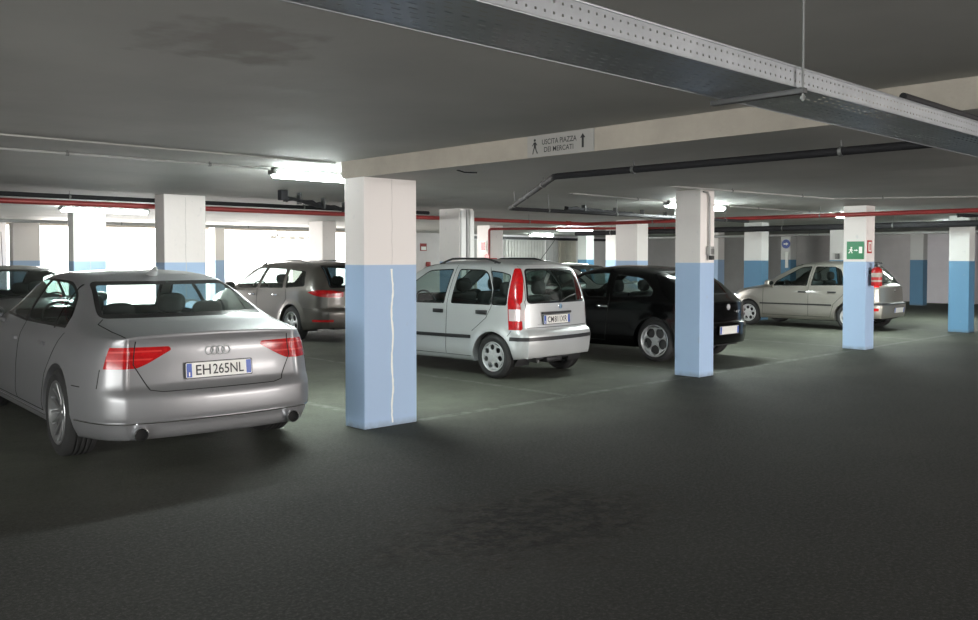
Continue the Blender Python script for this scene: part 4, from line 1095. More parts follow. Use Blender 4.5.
for lo_, hi_ in (((X0 - .3, Y0, 0), (X0, -3.1, ZC)), ((X0 - .3, 6.1, 0), (X0, Y1 + .3, ZC)), ((X0 - .3, -3.1, 0), (X0, 6.1, .62)), ((X0 - .3, -3.1, 2.28), (X0, 6.1, ZC))): add_box(bm, lo_, hi_)  # unseen opening, added to go with the side fill light
struct(obj('wall_left', bm, M['wall']))
struct(box('wall_front_left', (X0, Y0 - 0.3, 0), (7.0, Y0, ZC), M['wall']))
struct(box('wall_front_right', (17.0, Y0 - 0.3, 0), (X1 + 0.3, Y0, ZC), M['wall']))
struct(box('trim_3', (6.75, Y1, ZC - 0.06), (17.2, Y1 + 0.3, ZC), M['concrete_beige']))     # lintel over the opening
# pier and recessed panels on the right
struct(box('wall_pier', (32.4, 10.4, 0), (33.0, 12.0, ZC), M['wall_white'])).name = 'wall_right_pier'
struct(box('wall_dark_bay', (32.9, 14.6, 0), (33.0, 21.5, ZC), M['wall_dark'])).name = 'wall_right_bay'
# street outside
struct(box('floor_street', (-10, Y1 + 0.3, -0.15), (50, 60, -0.02), M['outside']))
struct(box('floor_ramp', (-6, -30, -0.15), (30, Y0 - 0.3, -0.02), M['outside']))
# pale brick pier and awning beyond the opening
t = box('brick_pier', (15.9, 26.0, -0.02), (16.6, 26.4, 3.2), M['brick']); tag(t, 'pale brick pier standing outside the bright opening', 'pier')
bm = bmesh.new()
add_box(bm, (14.2, 24.9, 2.22), (16.1, 24.96, 2.25))
for k in range(5): add_box(bm, (14.4 + 0.34 * k, 24.86, 2.14), (14.4 + 0.34 * k + 0.22, 24.98, 2.23))
for x in (14.5, 15.8): add_box(bm, (x, 24.60, 2.24), (x + .04, 24.94, 2.28)); add_box(bm, (x, 24.60, 2.24), (x + .04, 24.64, 2.42))
t = obj('awning_bracket', bm, M['shutter']); tag(t, 'folded grey awning rail hanging at the top of the bright street opening', 'awning')

def door_panel(i, xa, xb, m, ribs):
    bm = bmesh.new(); add_box(bm, (xa, Y1 - 0.06, 0), (xb, Y1 - 0.01, 2.25))
    n = int((xb - xa) / ribs)
    for k in range(n):
        x = xa + (k + 0.25) * ribs; add_box(bm, (x, Y1 - 0.085, 0.05), (x + ribs * 0.5, Y1 - 0.06, 2.22))
    struct(obj('door_%d' % i, bm, m))
door_panel(1, 24.05, 26.3, M['shutter'], 0.16)
door_panel(2, 26.45, 27.1, M['wall_dark'], 0.3)
door_panel(3, 27.15, 28.2, M['shutter_beige'], 0.3)
door_panel(4, 22.0, 23.9, M['shutter'], 0.16)
door_panel(5, 30.2, 31.4, M['shutter'], 0.25)
struct(box('trim_4', (21.5, Y1 - 0.14, 2.26), (33.0, Y1, 2.36), M['black_plastic']))

# ------------------------------------------------------------------ columns
def column(name, x, y, sx, sy, label, m='column', group=None, z1=ZC, joint=None, inset=0.0):
    bm = bmesh.new(); add_box(bm, (x, y, 0), (x + sx, y + sy, z1), 0.008)
    o = obj(name, bm, M[m], None)
    tag(o, label, 'column', group)
    return o
def streak(parent, x, y, z0, z1, w, seed=1, m='sign_white', name='paint_streak'):
    """ragged line of bare filler running down the joint of a face looking towards -Y"""
    rnd = random.Random(seed); bm = bmesh.new(); n = 40; L = []; R = []
    for k in range(n + 1):
        z = z0 + (z1 - z0) * k / n; a = w * (0.45 + 0.5 * rnd.random()); b = w * (0.45 + 0.5 * rnd.random()); c = 0.008 * math.sin(k * 0.5 + seed) * min(1, w / .01)
        L.append((x - a + c, z)); R.append((x + b + c, z))
    for k in range(n):
        q = [bm.verts.new((p[0], y - 0.002, p[1])) for p in (L[k], R[k], R[k + 1], L[k + 1])]; bm.faces.new(q)
    for pts_ in (L, R):
        for k in range(n): bm.faces.new([bm.verts.new(v) for v in ((pts_[k][0], y - .002, pts_[k][1]), (pts_[k + 1][0], y - .002, pts_[k + 1][1]), (pts_[k + 1][0], y + .001, pts_[k + 1][1]), (pts_[k][0], y + .001, pts_[k][1]))])
    bmesh.ops.remove_doubles(bm, verts=bm.verts, dist=1e-6)
    return obj(name, bm, M[m], parent)

c1 = column('column', 4.755, 6.58, .605, .30, 'wide blue and white column in the foreground with a pale streak down its middle', z1=ZS + 0.01)
streak(c1, 5.07, 6.58, 0.03, 1.45, 0.013, 3)
streak(c1, 5.07, 6.58, 1.49, 2.27, 0.0028, 5, 'joint', 'joint_line')
# short head of the column up to the high ceiling, left of the slab face
c2 = column('column', 9.99, 6.48, .33, .385, 'blue and white column with a grey conduit and socket box on it, beside the black car')
c3 = column('column', 15.0, 6.5, .34, .39, 'blue and white column carrying the green exit sign and the fire extinguisher')
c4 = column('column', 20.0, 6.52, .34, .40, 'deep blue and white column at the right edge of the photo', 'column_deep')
cA = column('column', 5.34, 12.05, .61, .30, 'wide blue and white column behind the grey saloon roof, before the daylight opening')
streak(cA, 5.65, 12.05, 1.0, 2.4, 0.0045, 8, 'joint', 'joint_line')
cD = column('column', 10.67, 11.9, .34, .54, 'grey white column with a white drainpipe, behind the silver roof rails')
cE = column('column', 16.75, 12.55, .42, .62, 'broad pale column rising behind the black car, under the red pipe')
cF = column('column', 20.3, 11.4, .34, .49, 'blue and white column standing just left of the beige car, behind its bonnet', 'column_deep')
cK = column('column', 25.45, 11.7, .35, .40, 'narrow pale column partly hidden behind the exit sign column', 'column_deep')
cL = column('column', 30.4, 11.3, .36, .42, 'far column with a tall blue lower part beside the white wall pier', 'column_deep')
cB = column('column', 6.18, 18.0, .62, .30, 'far column left of the bright openings, under a long ceiling lamp')
streak(cB, 6.49, 18.0, 1.0, 2.4, 0.006, 9, 'joint', 'joint_line')
cH = column('column', 11.95, 18.2, .38, .60, 'pale column behind the grey estate car roof, right of the opening')
cG = column('column', 16.8, 17.5, .50, .50, 'pinkish column with the red hydrant pipe and valve')
cM = column('column', 22.0, 17.3, .40, .40, 'pale far column touching the left side of the broad column behind the black car')
cN = column('column', 27.0, 16.8, .40, .40, 'far pale column just showing right of the socket box column')
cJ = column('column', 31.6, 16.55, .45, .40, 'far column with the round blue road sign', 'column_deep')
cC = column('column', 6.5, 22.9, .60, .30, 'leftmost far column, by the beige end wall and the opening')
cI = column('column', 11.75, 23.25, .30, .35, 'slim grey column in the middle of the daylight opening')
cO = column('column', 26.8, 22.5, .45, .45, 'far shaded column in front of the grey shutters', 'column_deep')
cP = column('column', 17.0, 23.2, .40, .40, 'far pale column at the right end of the daylight opening')
# drainpipe on column D
for nm, x in (('drainpipe', 10.76), ('drainpipe', 10.93)):
    pass
bm = bmesh.new(); add_box(bm, (10.69, 11.86, 0), (10.80, 11.90, 2.40), 0.006); add_box(bm, (10.90, 11.86, 0), (11.0, 11.90, 2.40), 0.006)
obj('pipe_casing', bm, M['white_plastic'], cD, smooth=True)
tube('drainpipe', [(10.85, 11.87, 0.02), (10.85, 11.87, 2.42)], 0.035, M['conduit'], cD)

# ------------------------------------------------------------------ ceiling lamps
def lamp(x, y, ln, label, z=ZC, far=False):
    t = empty('ceiling_lamp', (x, y, z)); tag(t, label, 'ceiling lamp', 'fluorescent ceiling lamps')
    bm = bmesh.new(); add_box(bm, (0, -0.055, -0.055), (ln, 0.055, -0.004), 0.01)
    add_box(bm, (-0.012, -0.06, -0.075), (0.03, 0.06, -0.02), 0.008); add_box(bm, (ln - 0.03, -0.06, -0.075), (ln + 0.012, 0.06, -0.02), 0.008)
    obj('housing', bm, M['galv_dull'], t, smooth=True)
    bm = bmesh.new(); n = 12; R = 0.062; rows = []
    for xx in (0.03, ln - 0.03):
        rows.append([bm.verts.new((xx, R * math.cos(PI + PI * k / n), -0.052 + R * 0.85 * math.sin(PI + PI * k / n))) for k in range(n + 1)])
    for k in range(n): bm.faces.new((rows[0][k], rows[0][k + 1], rows[1][k + 1], rows[1][k]))
    bm.faces.new(rows[0][::-1]); bm.faces.new(rows[1])
    bmesh.ops.recalc_face_normals(bm, faces=bm.faces)
    obj('diffuser', bm, M['tube'], t, smooth=False)
    return t
LAMPS = [(4.53, 7.78, 1.5, 'bright ceiling lamp just left of the wide foreground column'),
         (11.55, 8.1, 1.6, 'ceiling lamp seen on both sides of the socket box column'),
         (16.9, 7.9, 1.6, 'ceiling lamp seen on both sides of the exit sign column'),
         (22.6, 8.1, 1.5, 'small ceiling lamp left of the column at the right edge'),
         (5.25, 15.9, 1.5, 'long ceiling lamp above the far left column'),
         (19.1, 17.1, 1.5, 'ceiling lamp above the silver hatchback, below the red pipe'),
         (23.2, 22.1, 1.2, 'tiny far ceiling lamp in front of the grey shutters'),
         (26.0, 20.8, 1.2, 'tiny far ceiling lamp between the two far pale columns'),
         ]
for a in LAMPS: lamp(*a)

# ------------------------------------------------------------------ pipes and conduits
def pipe(name, pts, r, m, label, cat='pipe', clamps=None, cr=None, group=None):
    """a run of pipe with hanger clamps as parts"""
    P = [Vector(p) for p in pts]; Q = [P[0]]
    for i in range(1, len(P) - 1):      # rounded elbows
        a = (P[i - 1] - P[i]).normalized(); b = (P[i + 1] - P[i]).normalized(); q = r * 2.2
        for k in range(5):
            t = k / 4; Q.append((P[i] + a * q) * (1 - t) ** 2 + P[i] * 2 * t * (1 - t) + (P[i] + b * q) * t * t)
    Q.append(P[-1])
    o = tube(name, Q, r, m, None, 12); tag(o, label, cat, group)
    if clamps:
        for i in range(len(P) - 1):
            d = P[i + 1] - P[i]; ln = d.length
            if abs(d.normalized().z) > 0.7: continue
            n = int(ln / clamps)
            for k in range(n):
                c = P[i] + d * ((k + 0.5) / n); dd = d.normalized()
                top = ZS if (XS0 < c.x < XS1 and c.y < YS) else ZC
                bm = bmesh.new(); add_tube(bm, [c - dd * 0.012, c + dd * 0.012], r + 0.006, 12)
                if top - c.z > r: add_tube(bm, [c + Vector((0, 0, r)), Vector((c.x, c.y, top - .001))], 0.0035, 6)
                obj('pipe_clamp', bm, M['galv_dull'], o, smooth=True)
    return o
pipe('red_pipe', [(-3, 12.5, 2.28), (14.88, 12.5, 2.28), (14.88, 2.0, 2.28)], .036, M['red_pipe'], 'long red fire main crossing the whole garage under the ceiling', clamps=3.1)
lathe('pipe_coupling', [(.050, -.06), (.050, .06)], frame_mat((14.3, 12.5, 2.28), (0, 1, 0), (0, 0, 1)), M['red_pipe'], bpy.data.objects['red_pipe'])
pipe('red_pipe', [(16.74, 17.46, 1.5), (16.74, 17.46, 2.33), (17.9, 17.2, 2.36), (20.5, 12.9, 2.33)], .035, M['red_pipe'], 'thin red hydrant pipe running down the pinkish column', clamps=2.4)
pipe('black_pipe', [(5.43, 1.72, 2.21), (5.43, 4.9, 2.21), (8.5, 8.47, 2.21), (14.6, 8.47, 2.21)], .026, M['black_pipe'], 'black drain pipe with an elbow under the ceiling, right of the exit notice', clamps=1.25)
pipe('black_pipe', [(-3, 12.25, 2.40), (3.2, 12.30, 2.355), (5.2, 12.42, 2.36), (10.4, 12.42, 2.36)], .03, M['black_pipe'], 'black pipe running above the red pipe at the left', clamps=1.5)
pipe('black_pipe', [(19.2, 1.5, 2.235), (19.2, 16.5, 2.235)], .065, M['black_pipe'], 'thick black pipe crossing in front of the right hand columns', clamps=2.2)
pipe('black_pipe', [(4.0, 1.58, 2.25), (16.0, 1.58, 2.25)], .017, M['black_pipe'], 'thin black pipe leaving the cable tray at the upper right')
pipe('conduit', [(-3, 7.72, 2.405), (4.48, 7.72, 2.405)], .011, M['conduit'], 'thin grey conduit along the ceiling leading to the bright lamp at left', 'conduit', clamps=1.1)
pipe('conduit', [(5.5, 7.3, 2.405), (8.2, 7.75, 2.405), (11.4, 8.0, 2.405)], .011, M['conduit'], 'thin grey conduit right of the wide foreground column', 'conduit', clamps=1.2)
pipe('conduit', [(13.2, 8.0, 2.405), (16.7, 7.9, 2.405)], .011, M['conduit'], 'thin conduit between the two right hand lamps', 'conduit', clamps=1.2)
pipe('conduit', [(7.75, 6.3, 2.40), (12.5, 5.9, 2.40), (14.5, 2.5, 2.40)], .011, M['conduit'], 'thin conduit on the ceiling at the far upper right', 'conduit', clamps=1.2)
pipe('pale_pipe', [(26.5, 2.0, 2.27), (26.5, 20.0, 2.27)], .04, M['conduit'], 'pale pipe under the far ceiling on the right', clamps=4)
pipe('pale_pipe', [(-3, 20.5, 2.33), (16.0, 20.5, 2.33)], .035, M['conduit'], 'pale pipe in front of the street opening', clamps=3)
# lumpy cable bundles under the ceiling
def bundle(pts, label, n=4, spread=.035, seed=2):
    rnd = random.Random(seed); t = empty('cable_bundle', pts[0]); tag(t, label, 'cables')
    for k in range(n):
        P = []
        a = Vector(pts[0]); 
        for i in range(len(pts) - 1):
            p, q = Vector(pts[i]), Vector(pts[i + 1]); m_ = max(3, int((q - p).length / 0.25))
            for j in range(m_):
                v = p.lerp(q, j / m_) + Vector((rnd.uniform(-1, 1), rnd.uniform(-1, 1), rnd.uniform(-1, .6))) * spread; P.append(v - a)
        tube('cable', P, .018, M['black_pipe'], t, 7)
    A0 = Vector(pts[0])
    for i in range(len(pts) - 1):
        p, q = Vector(pts[i]), Vector(pts[i + 1]); L = max(1, int((q - p).length / .9))
        for j in range(L):
            c = p.lerp(q, (j + .5) / L) - A0; bm = bmesh.new(); add_box(bm, (c.x - .015, c.y - .04, c.z - .05), (c.x + .015, c.y + .04, ZC - A0.z - .002))
            obj('cable_hanger', bm, M['bracket'], t)
bundle([(6.2, 10.3, 2.33), (8.6, 12.2, 2.33), (9.9, 12.2, 2.31)], 'black cable bundle under the ceiling left of the wide foreground column', 4)
bundle([(11.0, 9.65, 2.37), (13.0, 9.9, 2.34), (14.8, 10.15, 2.34)], 'messy black cable bundle under the ceiling above the black car', 6)
bundle([(18.4, 6.2, 2.37), (19.6, 5.7, 2.37), (21.5, 4.5, 2.36)], 'black cable bundle near the column at the right edge', 5, .03)
bm = bmesh.new(); add_box(bm, (6.10, 10.24, 2.30), (6.20, 10.34, ZC - .002), .01)
t = obj('junction_box', bm, M['black_pipe'], None, smooth=True); tag(t, 'dark junction box where the cable bundle starts, left of the foreground column', 'junction box')
# hydrant on the pinkish column
t = empty('hydrant_valve', (16.74, 17.46, 1.55)); tag(t, 'red hydrant valve and hose box at the foot of the red pipe', 'hydrant')
bm = bmesh.new(); add_box(bm, (-.12, -.12, -.16), (.20, .02, .0), .02); obj('valve_body', bm, M['red'], t, smooth=True)
lathe('hand_wheel', [(.0, 0), (.09, 0), (.09, .03), (.0, .03)], frame_mat((-.14, -.05, .03), (0, 1, 0), (0, 0, 1)), M['red'], t, 20, False)
bm = bmesh.new(); add_box(bm, (16.785, 17.62, 1.72), (16.797, 17.86, 2.02)); t = obj('hydrant_sign', bm, M['sign_white']); tag(t, 'small red and white hydrant sign on the pinkish column', 'sign')
bm = bmesh.new(); add_box(bm, (16.781, 17.66, 1.76), (16.785, 17.82, 1.98)); obj('red_symbol', bm, M['red'], t)
# things on the back wall
bm = bmesh.new(); add_box(bm, (19.95, Y1 - .03, 1.80), (20.23, Y1 - .005, 2.06)); t = obj('wall_sign', bm, M['red_pipe']); tag(t, 'small dark red and white notice on the far back wall', 'sign')
bm = bmesh.new(); add_box(bm, (19.98, Y1 - .036, 1.83), (20.20, Y1 - .03, 1.95)); obj('white_field', bm, M['sign_white'], t)
bm = bmesh.new(); add_box(bm, (20.2, Y1 - .12, 1.25), (20.35, Y1 - .005, 1.42), .02); t = obj('wall_box', bm, M['red_pipe'], None, smooth=True); tag(t, 'small reddish call box on the far wall below the notice', 'box')

# ------------------------------------------------------------------ cable tray
def cable_tray():
    t = empty('cable_tray', (-2.5, 1.36, 2.08)); tag(t, 'perforated galvanised cable tray hanging across the top of the picture', 'cable tray')
    xa, xb, ya, yb, za, zb_ = -2.5, 16.0, 1.36, 1.635, 2.08, 2.142
    # perforated side rails: real holes
    def strip(name, org, ux, uy, ln, wd, pitch, rowsv, hw, hh, thick=0.0015, stagger=False, seed=0):
        bm = bmesh.new(); n = int(ln / pitch); nrm = Vector(ux).cross(Vector(uy)); O = Vector(org); U = Vector(ux); V = Vector(uy)
        ys = [0.0]
        for v in rowsv: ys += [v - hh / 2, v + hh / 2]
        ys.append(wd); cache = {}
        def V_(a, b):
            k = (round(a, 5), round(b, 5))
            if k not in cache: cache[k] = bm.verts.new(O + U * a + V * b)
            return cache[k]
        for i in range(n):
            for j in range(len(ys) - 1):
                isrow = j % 2 == 1
                off = pitch * 0.5 if (stagger and isrow and ((j // 2) % 2)) else 0.0
                x_ = i * pitch + off * 0
                c0 = x_ + pitch * 0.5 - hw / 2 + (0.25 * pitch if off else -0.25 * pitch if stagger and isrow else 0); c1 = c0 + hw
                if not isrow:
                    bm.faces.new((V_(x_, ys[j]), V_(x_ + pitch, ys[j]), V_(x_ + pitch, ys[j + 1]), V_(x_, ys[j + 1])))
                else:
                    bm.faces.new((V_(x_, ys[j]), V_(c0, ys[j]), V_(c0, ys[j + 1]), V_(x_, ys[j + 1])))
                    bm.faces.new((V_(c1, ys[j]), V_(x_ + pitch, ys[j]), V_(x_ + pitch, ys[j + 1]), V_(c1, ys[j + 1])))
        return obj(name, bm, M['galv'], t)
    o = Vector((-2.5, 1.36, 2.08))
    strip('side_rail', Vector((xa, ya, za)) - o, (1, 0, 0), (0, 0, 1), xb - xa, zb_ - za, .030, [.018, .044], .006, .006)
    strip('side_rail', Vector((xa, yb, za)) - o, (1, 0, 0), (0, 0, 1), xb - xa, zb_ - za, .030, [.018, .044], .006, .006)
    strip('tray_bottom', Vector((xa, ya, za)) - o, (1, 0, 0), (0, 1, 0), xb - xa, yb - ya, .050, [.025 + .0282 * k for k in range(9)], .024, .006, stagger=True)
    for y in (ya, yb):
        bm = bmesh.new(); add_tube(bm, [Vector((xa, y, zb_)) - o, Vector((xb, y, zb_)) - o], .004, 8); obj('rolled_edge', bm, M['galv'], t, smooth=True)
        bm = bmesh.new(); add_tube(bm, [Vector((xa, y, za)) - o, Vector((xb, y, za)) - o], .003, 8); obj('rolled_edge', bm, M['galv'], t, smooth=True)
    for x in (2.63, 8.6, 11.5, 14.5, 0.6):
        bm = bmesh.new(); add_box(bm, Vector((x - .012, ya - .028, za - .022)) - o, Vector((x + .012, yb + .03, za - .004)) - o, .003)
        s = obj('support_bracket', bm, M['bracket'], t, smooth=True)
        top = ZC if x < XS0 else ZS
        for y in (ya - .018,):
            bm = bmesh.new(); add_tube(bm, [Vector((x, y, za - .045)) - o, Vector((x, y, top)) - o], .004, 8)
            add_tube(bm, [Vector((x, y, za - .04)) - o, Vector((x, y, za - .03)) - o], .009, 6)
            obj('threaded_rod', bm, M['galv_dull'], s, smooth=True)
cable_tray()

# ------------------------------------------------------------------ exit notice on the slab edge
ya_, yb_ = 4.55, 3.93
bm = bmesh.new(); add_box(bm, (XS0 - .006, yb_, ZS + .002), (XS0, ya_, ZC - .002)); t = obj('exit_notice', bm, M['sign_grey']); tag(t, 'grey exit notice with walking figure, lettering and upward arrow on the ceiling slab edge', 'sign')
bm = bmesh.new(); add_box(bm, (XS0 - .008, yb_ - .004, ZS + .002), (XS0, yb_ + .003, ZC - .002)); obj('pale_edge', bm, M['conduit'], t)
SM = frame_mat((XS0 - .0065, (ya_ + yb_) / 2, (ZS + ZC) / 2), (0, -1, 0), (0, 0, 1))
text('notice_text', 'USCITA PIAZZA', SM @ Matrix.Translation((.0, .025, 0)), .325, .038, M['ink'], t, bold=.008)
text('notice_text', 'DEI MERCATI', SM @ Matrix.Translation((-.005, -.030, 0)), .275, .036, M['ink'], t, bold=.006)
bm = bmesh.new()
add_prism(bm, [(.208, -.045), (.226, -.045), (.226, .022), (.240, .022), (.217, .052), (.194, .022), (.208, .022)], SM, .001)
obj('arrow', bm, M['ink'], t)
bm = bmesh.new(); cx = -.235
add_prism(bm, [(cx + .010 * math.cos(2 * PI * k / 12), .044 + .010 * math.sin(2 * PI * k / 12)) for k in range(12)], SM, .001)
add_prism(bm, [(cx - .010, .030), (cx + .010, .030), (cx + .012, -.008), (cx - .008, -.008)], SM, .001)
add_prism(bm, [(cx - .008, -.006), (cx + .003, -.006), (cx - .010, -.030), (cx - .016, -.055), (cx - .024, -.055), (cx - .017, -.028)], SM, .001)
add_prism(bm, [(cx + .001, -.006), (cx + .012, -.006), (cx + .017, -.028), (cx + .030, -.050), (cx + .022, -.055), (cx + .009, -.030)], SM, .001)
add_prism(bm, [(cx - .010, .028), (cx - .008, .020), (cx - .022, .002), (cx - .026, .006)], SM, .001)
add_prism(bm, [(cx + .010, .028), (cx + .024, .010), (cx + .020, .004), (cx + .009, .018)], SM, .001)
obj('walking_figure', bm, M['ink'], t)
# small dark hook near the slab edge
tube('hook', [(4.95, 5.55, ZS), (4.99, 5.5, ZS - .02), (5.06, 5.42, ZS - .025)], .006, M['black_pipe']); tag(bpy.data.objects['hook'], 'tiny dark hook in the ceiling left of the exit notice', 'hook')

# ------------------------------------------------------------------ on the exit sign column
bm = bmesh.new(); add_box(bm, (14.988, 6.535, 1.53), (14.999, 6.825, 1.83)); t = obj('emergency_exit_sign', bm, M['green_sign']); tag(t, 'green emergency exit sign with running figure on the column', 'sign')
GM = frame_mat((14.988, 6.68, 1.68), (0, -1, 0), (0, 0, 1))
bm = bmesh.new()
add_prism(bm, [(.065, -.05), (.12, -.05), (.12, .06), (.065, .06)], GM, .002)
obj('door_symbol', bm, M['sign_white'], t)
bm = bmesh.new(); cx = -.07
add_prism(bm, [(cx + .016 * math.cos(2 * PI * k / 12) + .005, .042 + .016 * math.sin(2 * PI * k / 12)) for k in range(12)], GM, .002)
add_prism(bm, [(cx - .015, .025), (cx + .012, .025), (cx + .01, -.015), (cx - .018, -.015)], GM, .002)
add_prism(bm, [(cx - .018, -.012), (cx - .005, -.012), (cx - .03, -.05), (cx - .05, -.045)], GM, .002)
add_prism(bm, [(cx - .004, -.012), (cx + .01, -.012), (cx + .03, -.045), (cx + .012, -.05)], GM, .002)
add_prism(bm, [(cx + .01, .022), (cx + .035, .0), (cx + .028, -.008), (cx + .008, .008)], GM, .002)
add_prism(bm, [(cx - .014, .022), (cx - .04, .01), (cx - .034, .0), (cx - .012, .01)], GM, .002)
obj('running_figure', bm, M['sign_white'], t)
bm = bmesh.new(); add_prism(bm, [(-.02, -.008), (.02, -.008), (.02, -.02), (.045, .0), (.02, .02), (.02, .008), (-.02, .008)], GM, .002); obj('arrow', bm, M['sign_white'], t)

bm = bmesh.new(); add_box(bm, (15.04, 6.488, 1.63), (15.20, 6.498, 1.85)); t = obj('extinguisher_sign', bm, M['red']); tag(t, 'small red and white extinguisher sign above the fire extinguisher', 'sign')
bm = bmesh.new(); add_box(bm, (15.065, 6.485, 1.66), (15.175, 6.488, 1.82)); obj('white_field', bm, M['sign_white'], t)
bm = bmesh.new(); add_box(bm, (15.10, 6.483, 1.68), (15.14, 6.485, 1.79)); obj('red_symbol', bm, M['red'], t)
t = empty('fire_extinguisher', (15.15, 6.38, 1.08)); tag(t, 'red fire extinguisher hanging on the side of the exit sign column', 'fire extinguisher')
I4 = Matrix.Identity(4)
lathe('cylinder', [(.0, .01), (.08, .0), (.086, .02), (.086, .24), (.078, .28), (.045, .31), (.022, .32), (.0, .32)], I4, M['red'], t, 28, False)
lathe('label_band', [(.0862, .07), (.0868, .07), (.0868, .10), (.0862, .10)], I4, M['shutter_beige'], t, 28, False)
lathe('label_band', [(.0862, .15), (.0868, .15), (.0868, .22), (.0862, .22)], I4, M['shutter_beige'], t, 28, False)
lathe('valve', [(.018, .31), (.018, .36), (.024, .36), (.024, .38), (.0, .38)], I4, M['black_plastic'], t, 16, False)
bm = bmesh.new(); add_box(bm, (-.012, -.09, .37), (.012, .02, .385)); add_box(bm, (-.012, -.08, .39), (.012, .03, .402)); obj('handle', bm, M['black_plastic'], t)
tube('hose', [(.02, 0, .35), (.07, -.01, .36), (.10, -.01, .30), (.10, 0, .16), (.088, 0, .08)], .011, M['black_plastic'], t)
lathe('gauge', [(.0, 0), (.02, 0), (.02, .015), (.0, .015)], frame_mat((0, -.03, .34), (1, 0, 0), (0, 0, 1)), M['conduit'], t, 14, False)
bm = bmesh.new(); add_box(bm, (-.03, .070, .20), (.03, .119, .26)); obj('wall_bracket', bm, M['black_plastic'], t)

# socket box and conduit on its column
t = tube('conduit', [(10.02, 6.455, 2.405), (10.12, 6.455, 2.40), (10.16, 6.455, 2.34), (10.165, 6.455, 1.70)], .013, M['conduit']); tag(t, 'grey conduit curving down the front of the socket box column', 'conduit')
t = empty('socket_box', (10.165, 6.44, 1.58)); tag(t, 'grey socket box with a black plug at the end of the conduit', 'socket')
bm = bmesh.new(); add_box(bm, (-.05, -.03, .0), (.05, .038, .12), .01); obj('housing', bm, M['conduit'], t, smooth=True)
bm = bmesh.new(); add_box(bm, (-.03, -.045, -.055), (.025, .01, .0), .008); obj('plug', bm, M['black_plastic'], t, smooth=True)
bm = bmesh.new(); add_box(bm, (-.035, -.036, .02), (.035, -.03, .09), .002); obj('lid', bm, M['galv_dull'], t, smooth=True)

# round blue road sign on its column
t = empty('round_road_sign', (31.57, 16.72, 2.03)); tag(t, 'round blue road sign with a white arrow on a far column', 'sign')
RM = frame_mat((0, 0, 0.05), (0, -1, 0), (0, 0, 1))
lathe('disc', [(.0, 0), (.17, 0), (.17, .012), (.0, .012)], RM, M['sign_blue'], t, 32, False)
bm = bmesh.new(); add_prism(bm, [(-.09, -.02), (.01, -.02), (.01, -.06), (.10, 0), (.01, .06), (.01, .02), (-.09, .02)], RM, .003, .012); obj('arrow', bm, M['sign_white'], t)
bm = bmesh.new(); add_box(bm, (-.02, -.10, -.85), (-.005, .02, -.25)); obj('white_plate', bm, M['sign_white'], t)
# small grey box on the hidden column
bm = bmesh.new(); add_box(bm, (25.39, 11.80, 1.52), (25.45, 11.92, 1.68), .01); t = obj('wall_box', bm, M['galv_dull'], None, smooth=True); tag(t, 'small dark box on the narrow column left of the exit sign', 'box')

# ------------------------------------------------------------------ cars
def car_root_pos(x, y, deg):   # rear centre on the ground, heading in degrees from +Y (ccw positive)
    return (x, y, 0), math.radians(90 + deg)
def rings(root_part, hits, y, z, R, gap, m):
    hp, n = hits['rear'](y, z); nrm = Vector((n.x, 0, n.z)).normalized(); up = (Vector((0, 0, 1)) - nrm * nrm.z).normalized()
    M4 = frame_mat(hp + nrm * .006, (0, -1, 0), up); bm = bmesh.new()
    for k in range(4):
        cx = (k - 1.5) * gap; pts = [M4 @ Vector((cx + R * math.cos(2 * PI * q / 28), R * math.sin(2 * PI * q / 28), 0)) for q in range(29)]
        add_tube(bm, pts, .0048, 8, cap=False)
    obj('ring_badge', bm, m, root_part, smooth=True)

# 1. grey-silver saloon in the left foreground
S = spec_sedan(); loc, rz = car_root_pos(3.25, 6.38, -4.4)
car, H = build_car(S, 'car', loc, rz); tag(car, 'large grey silver saloon car at the left, rear towards us, plate EH 265NL', 'car')
lid = H['part']('lid'); bump = H['part']('bump')
rings(lid, H, 0, .845, .031, .044, M['badge'])
plate(lid, H, 0.0, .705, .52, .112, 'EH', '265NL')
pts = [H['round'](math.radians(a), .352) for a in range(-60, 61, 2)]
tube('chrome_strip', [p[0] + p[1] * .003 for p in pts if p[0]], .007, M['chrome'], bump, 8)
for s in (1, -1):
    pts = [H['side'](x, .27, s)[0] for x in (1.36, 1.8, 2.2, 2.6, 3.0, 3.3, 3.45)]
    tube('chrome_strip', [p + Vector((0, s * .002, 0)) for p in pts], .008, M['chrome'], car, 8)
    EM = frame_mat((-.030, s * .60, .275), (0, -1, 0), (0, 0, 1))
    lathe('exhaust_tip', [(.048, -.16), (.050, .012), (.044, .014), (.040, -.02), (.038, -.15)], EM, M['chrome'], bump, 24, False)
    lathe('exhaust_bore', [(.0, -.03), (.040, -.03)], EM, M['seam'], bump, 24, False)
    for (zz, ya2) in ((.853, .52), (.805, .60)):   # bright light bars inside the lamps
        pass
hp, n = H['top'](1.42, 0); bm = bmesh.new(); add_tube(bm, [hp + Vector((.10, 0, .0)), hp + Vector((.03, 0, .022)), hp + Vector((-.03, 0, .065)), hp + Vector((-.06, 0, .045))], [.045, .040, .022, .008], 10)
obj('roof_antenna', bm, M['silver'], car, smooth=True)

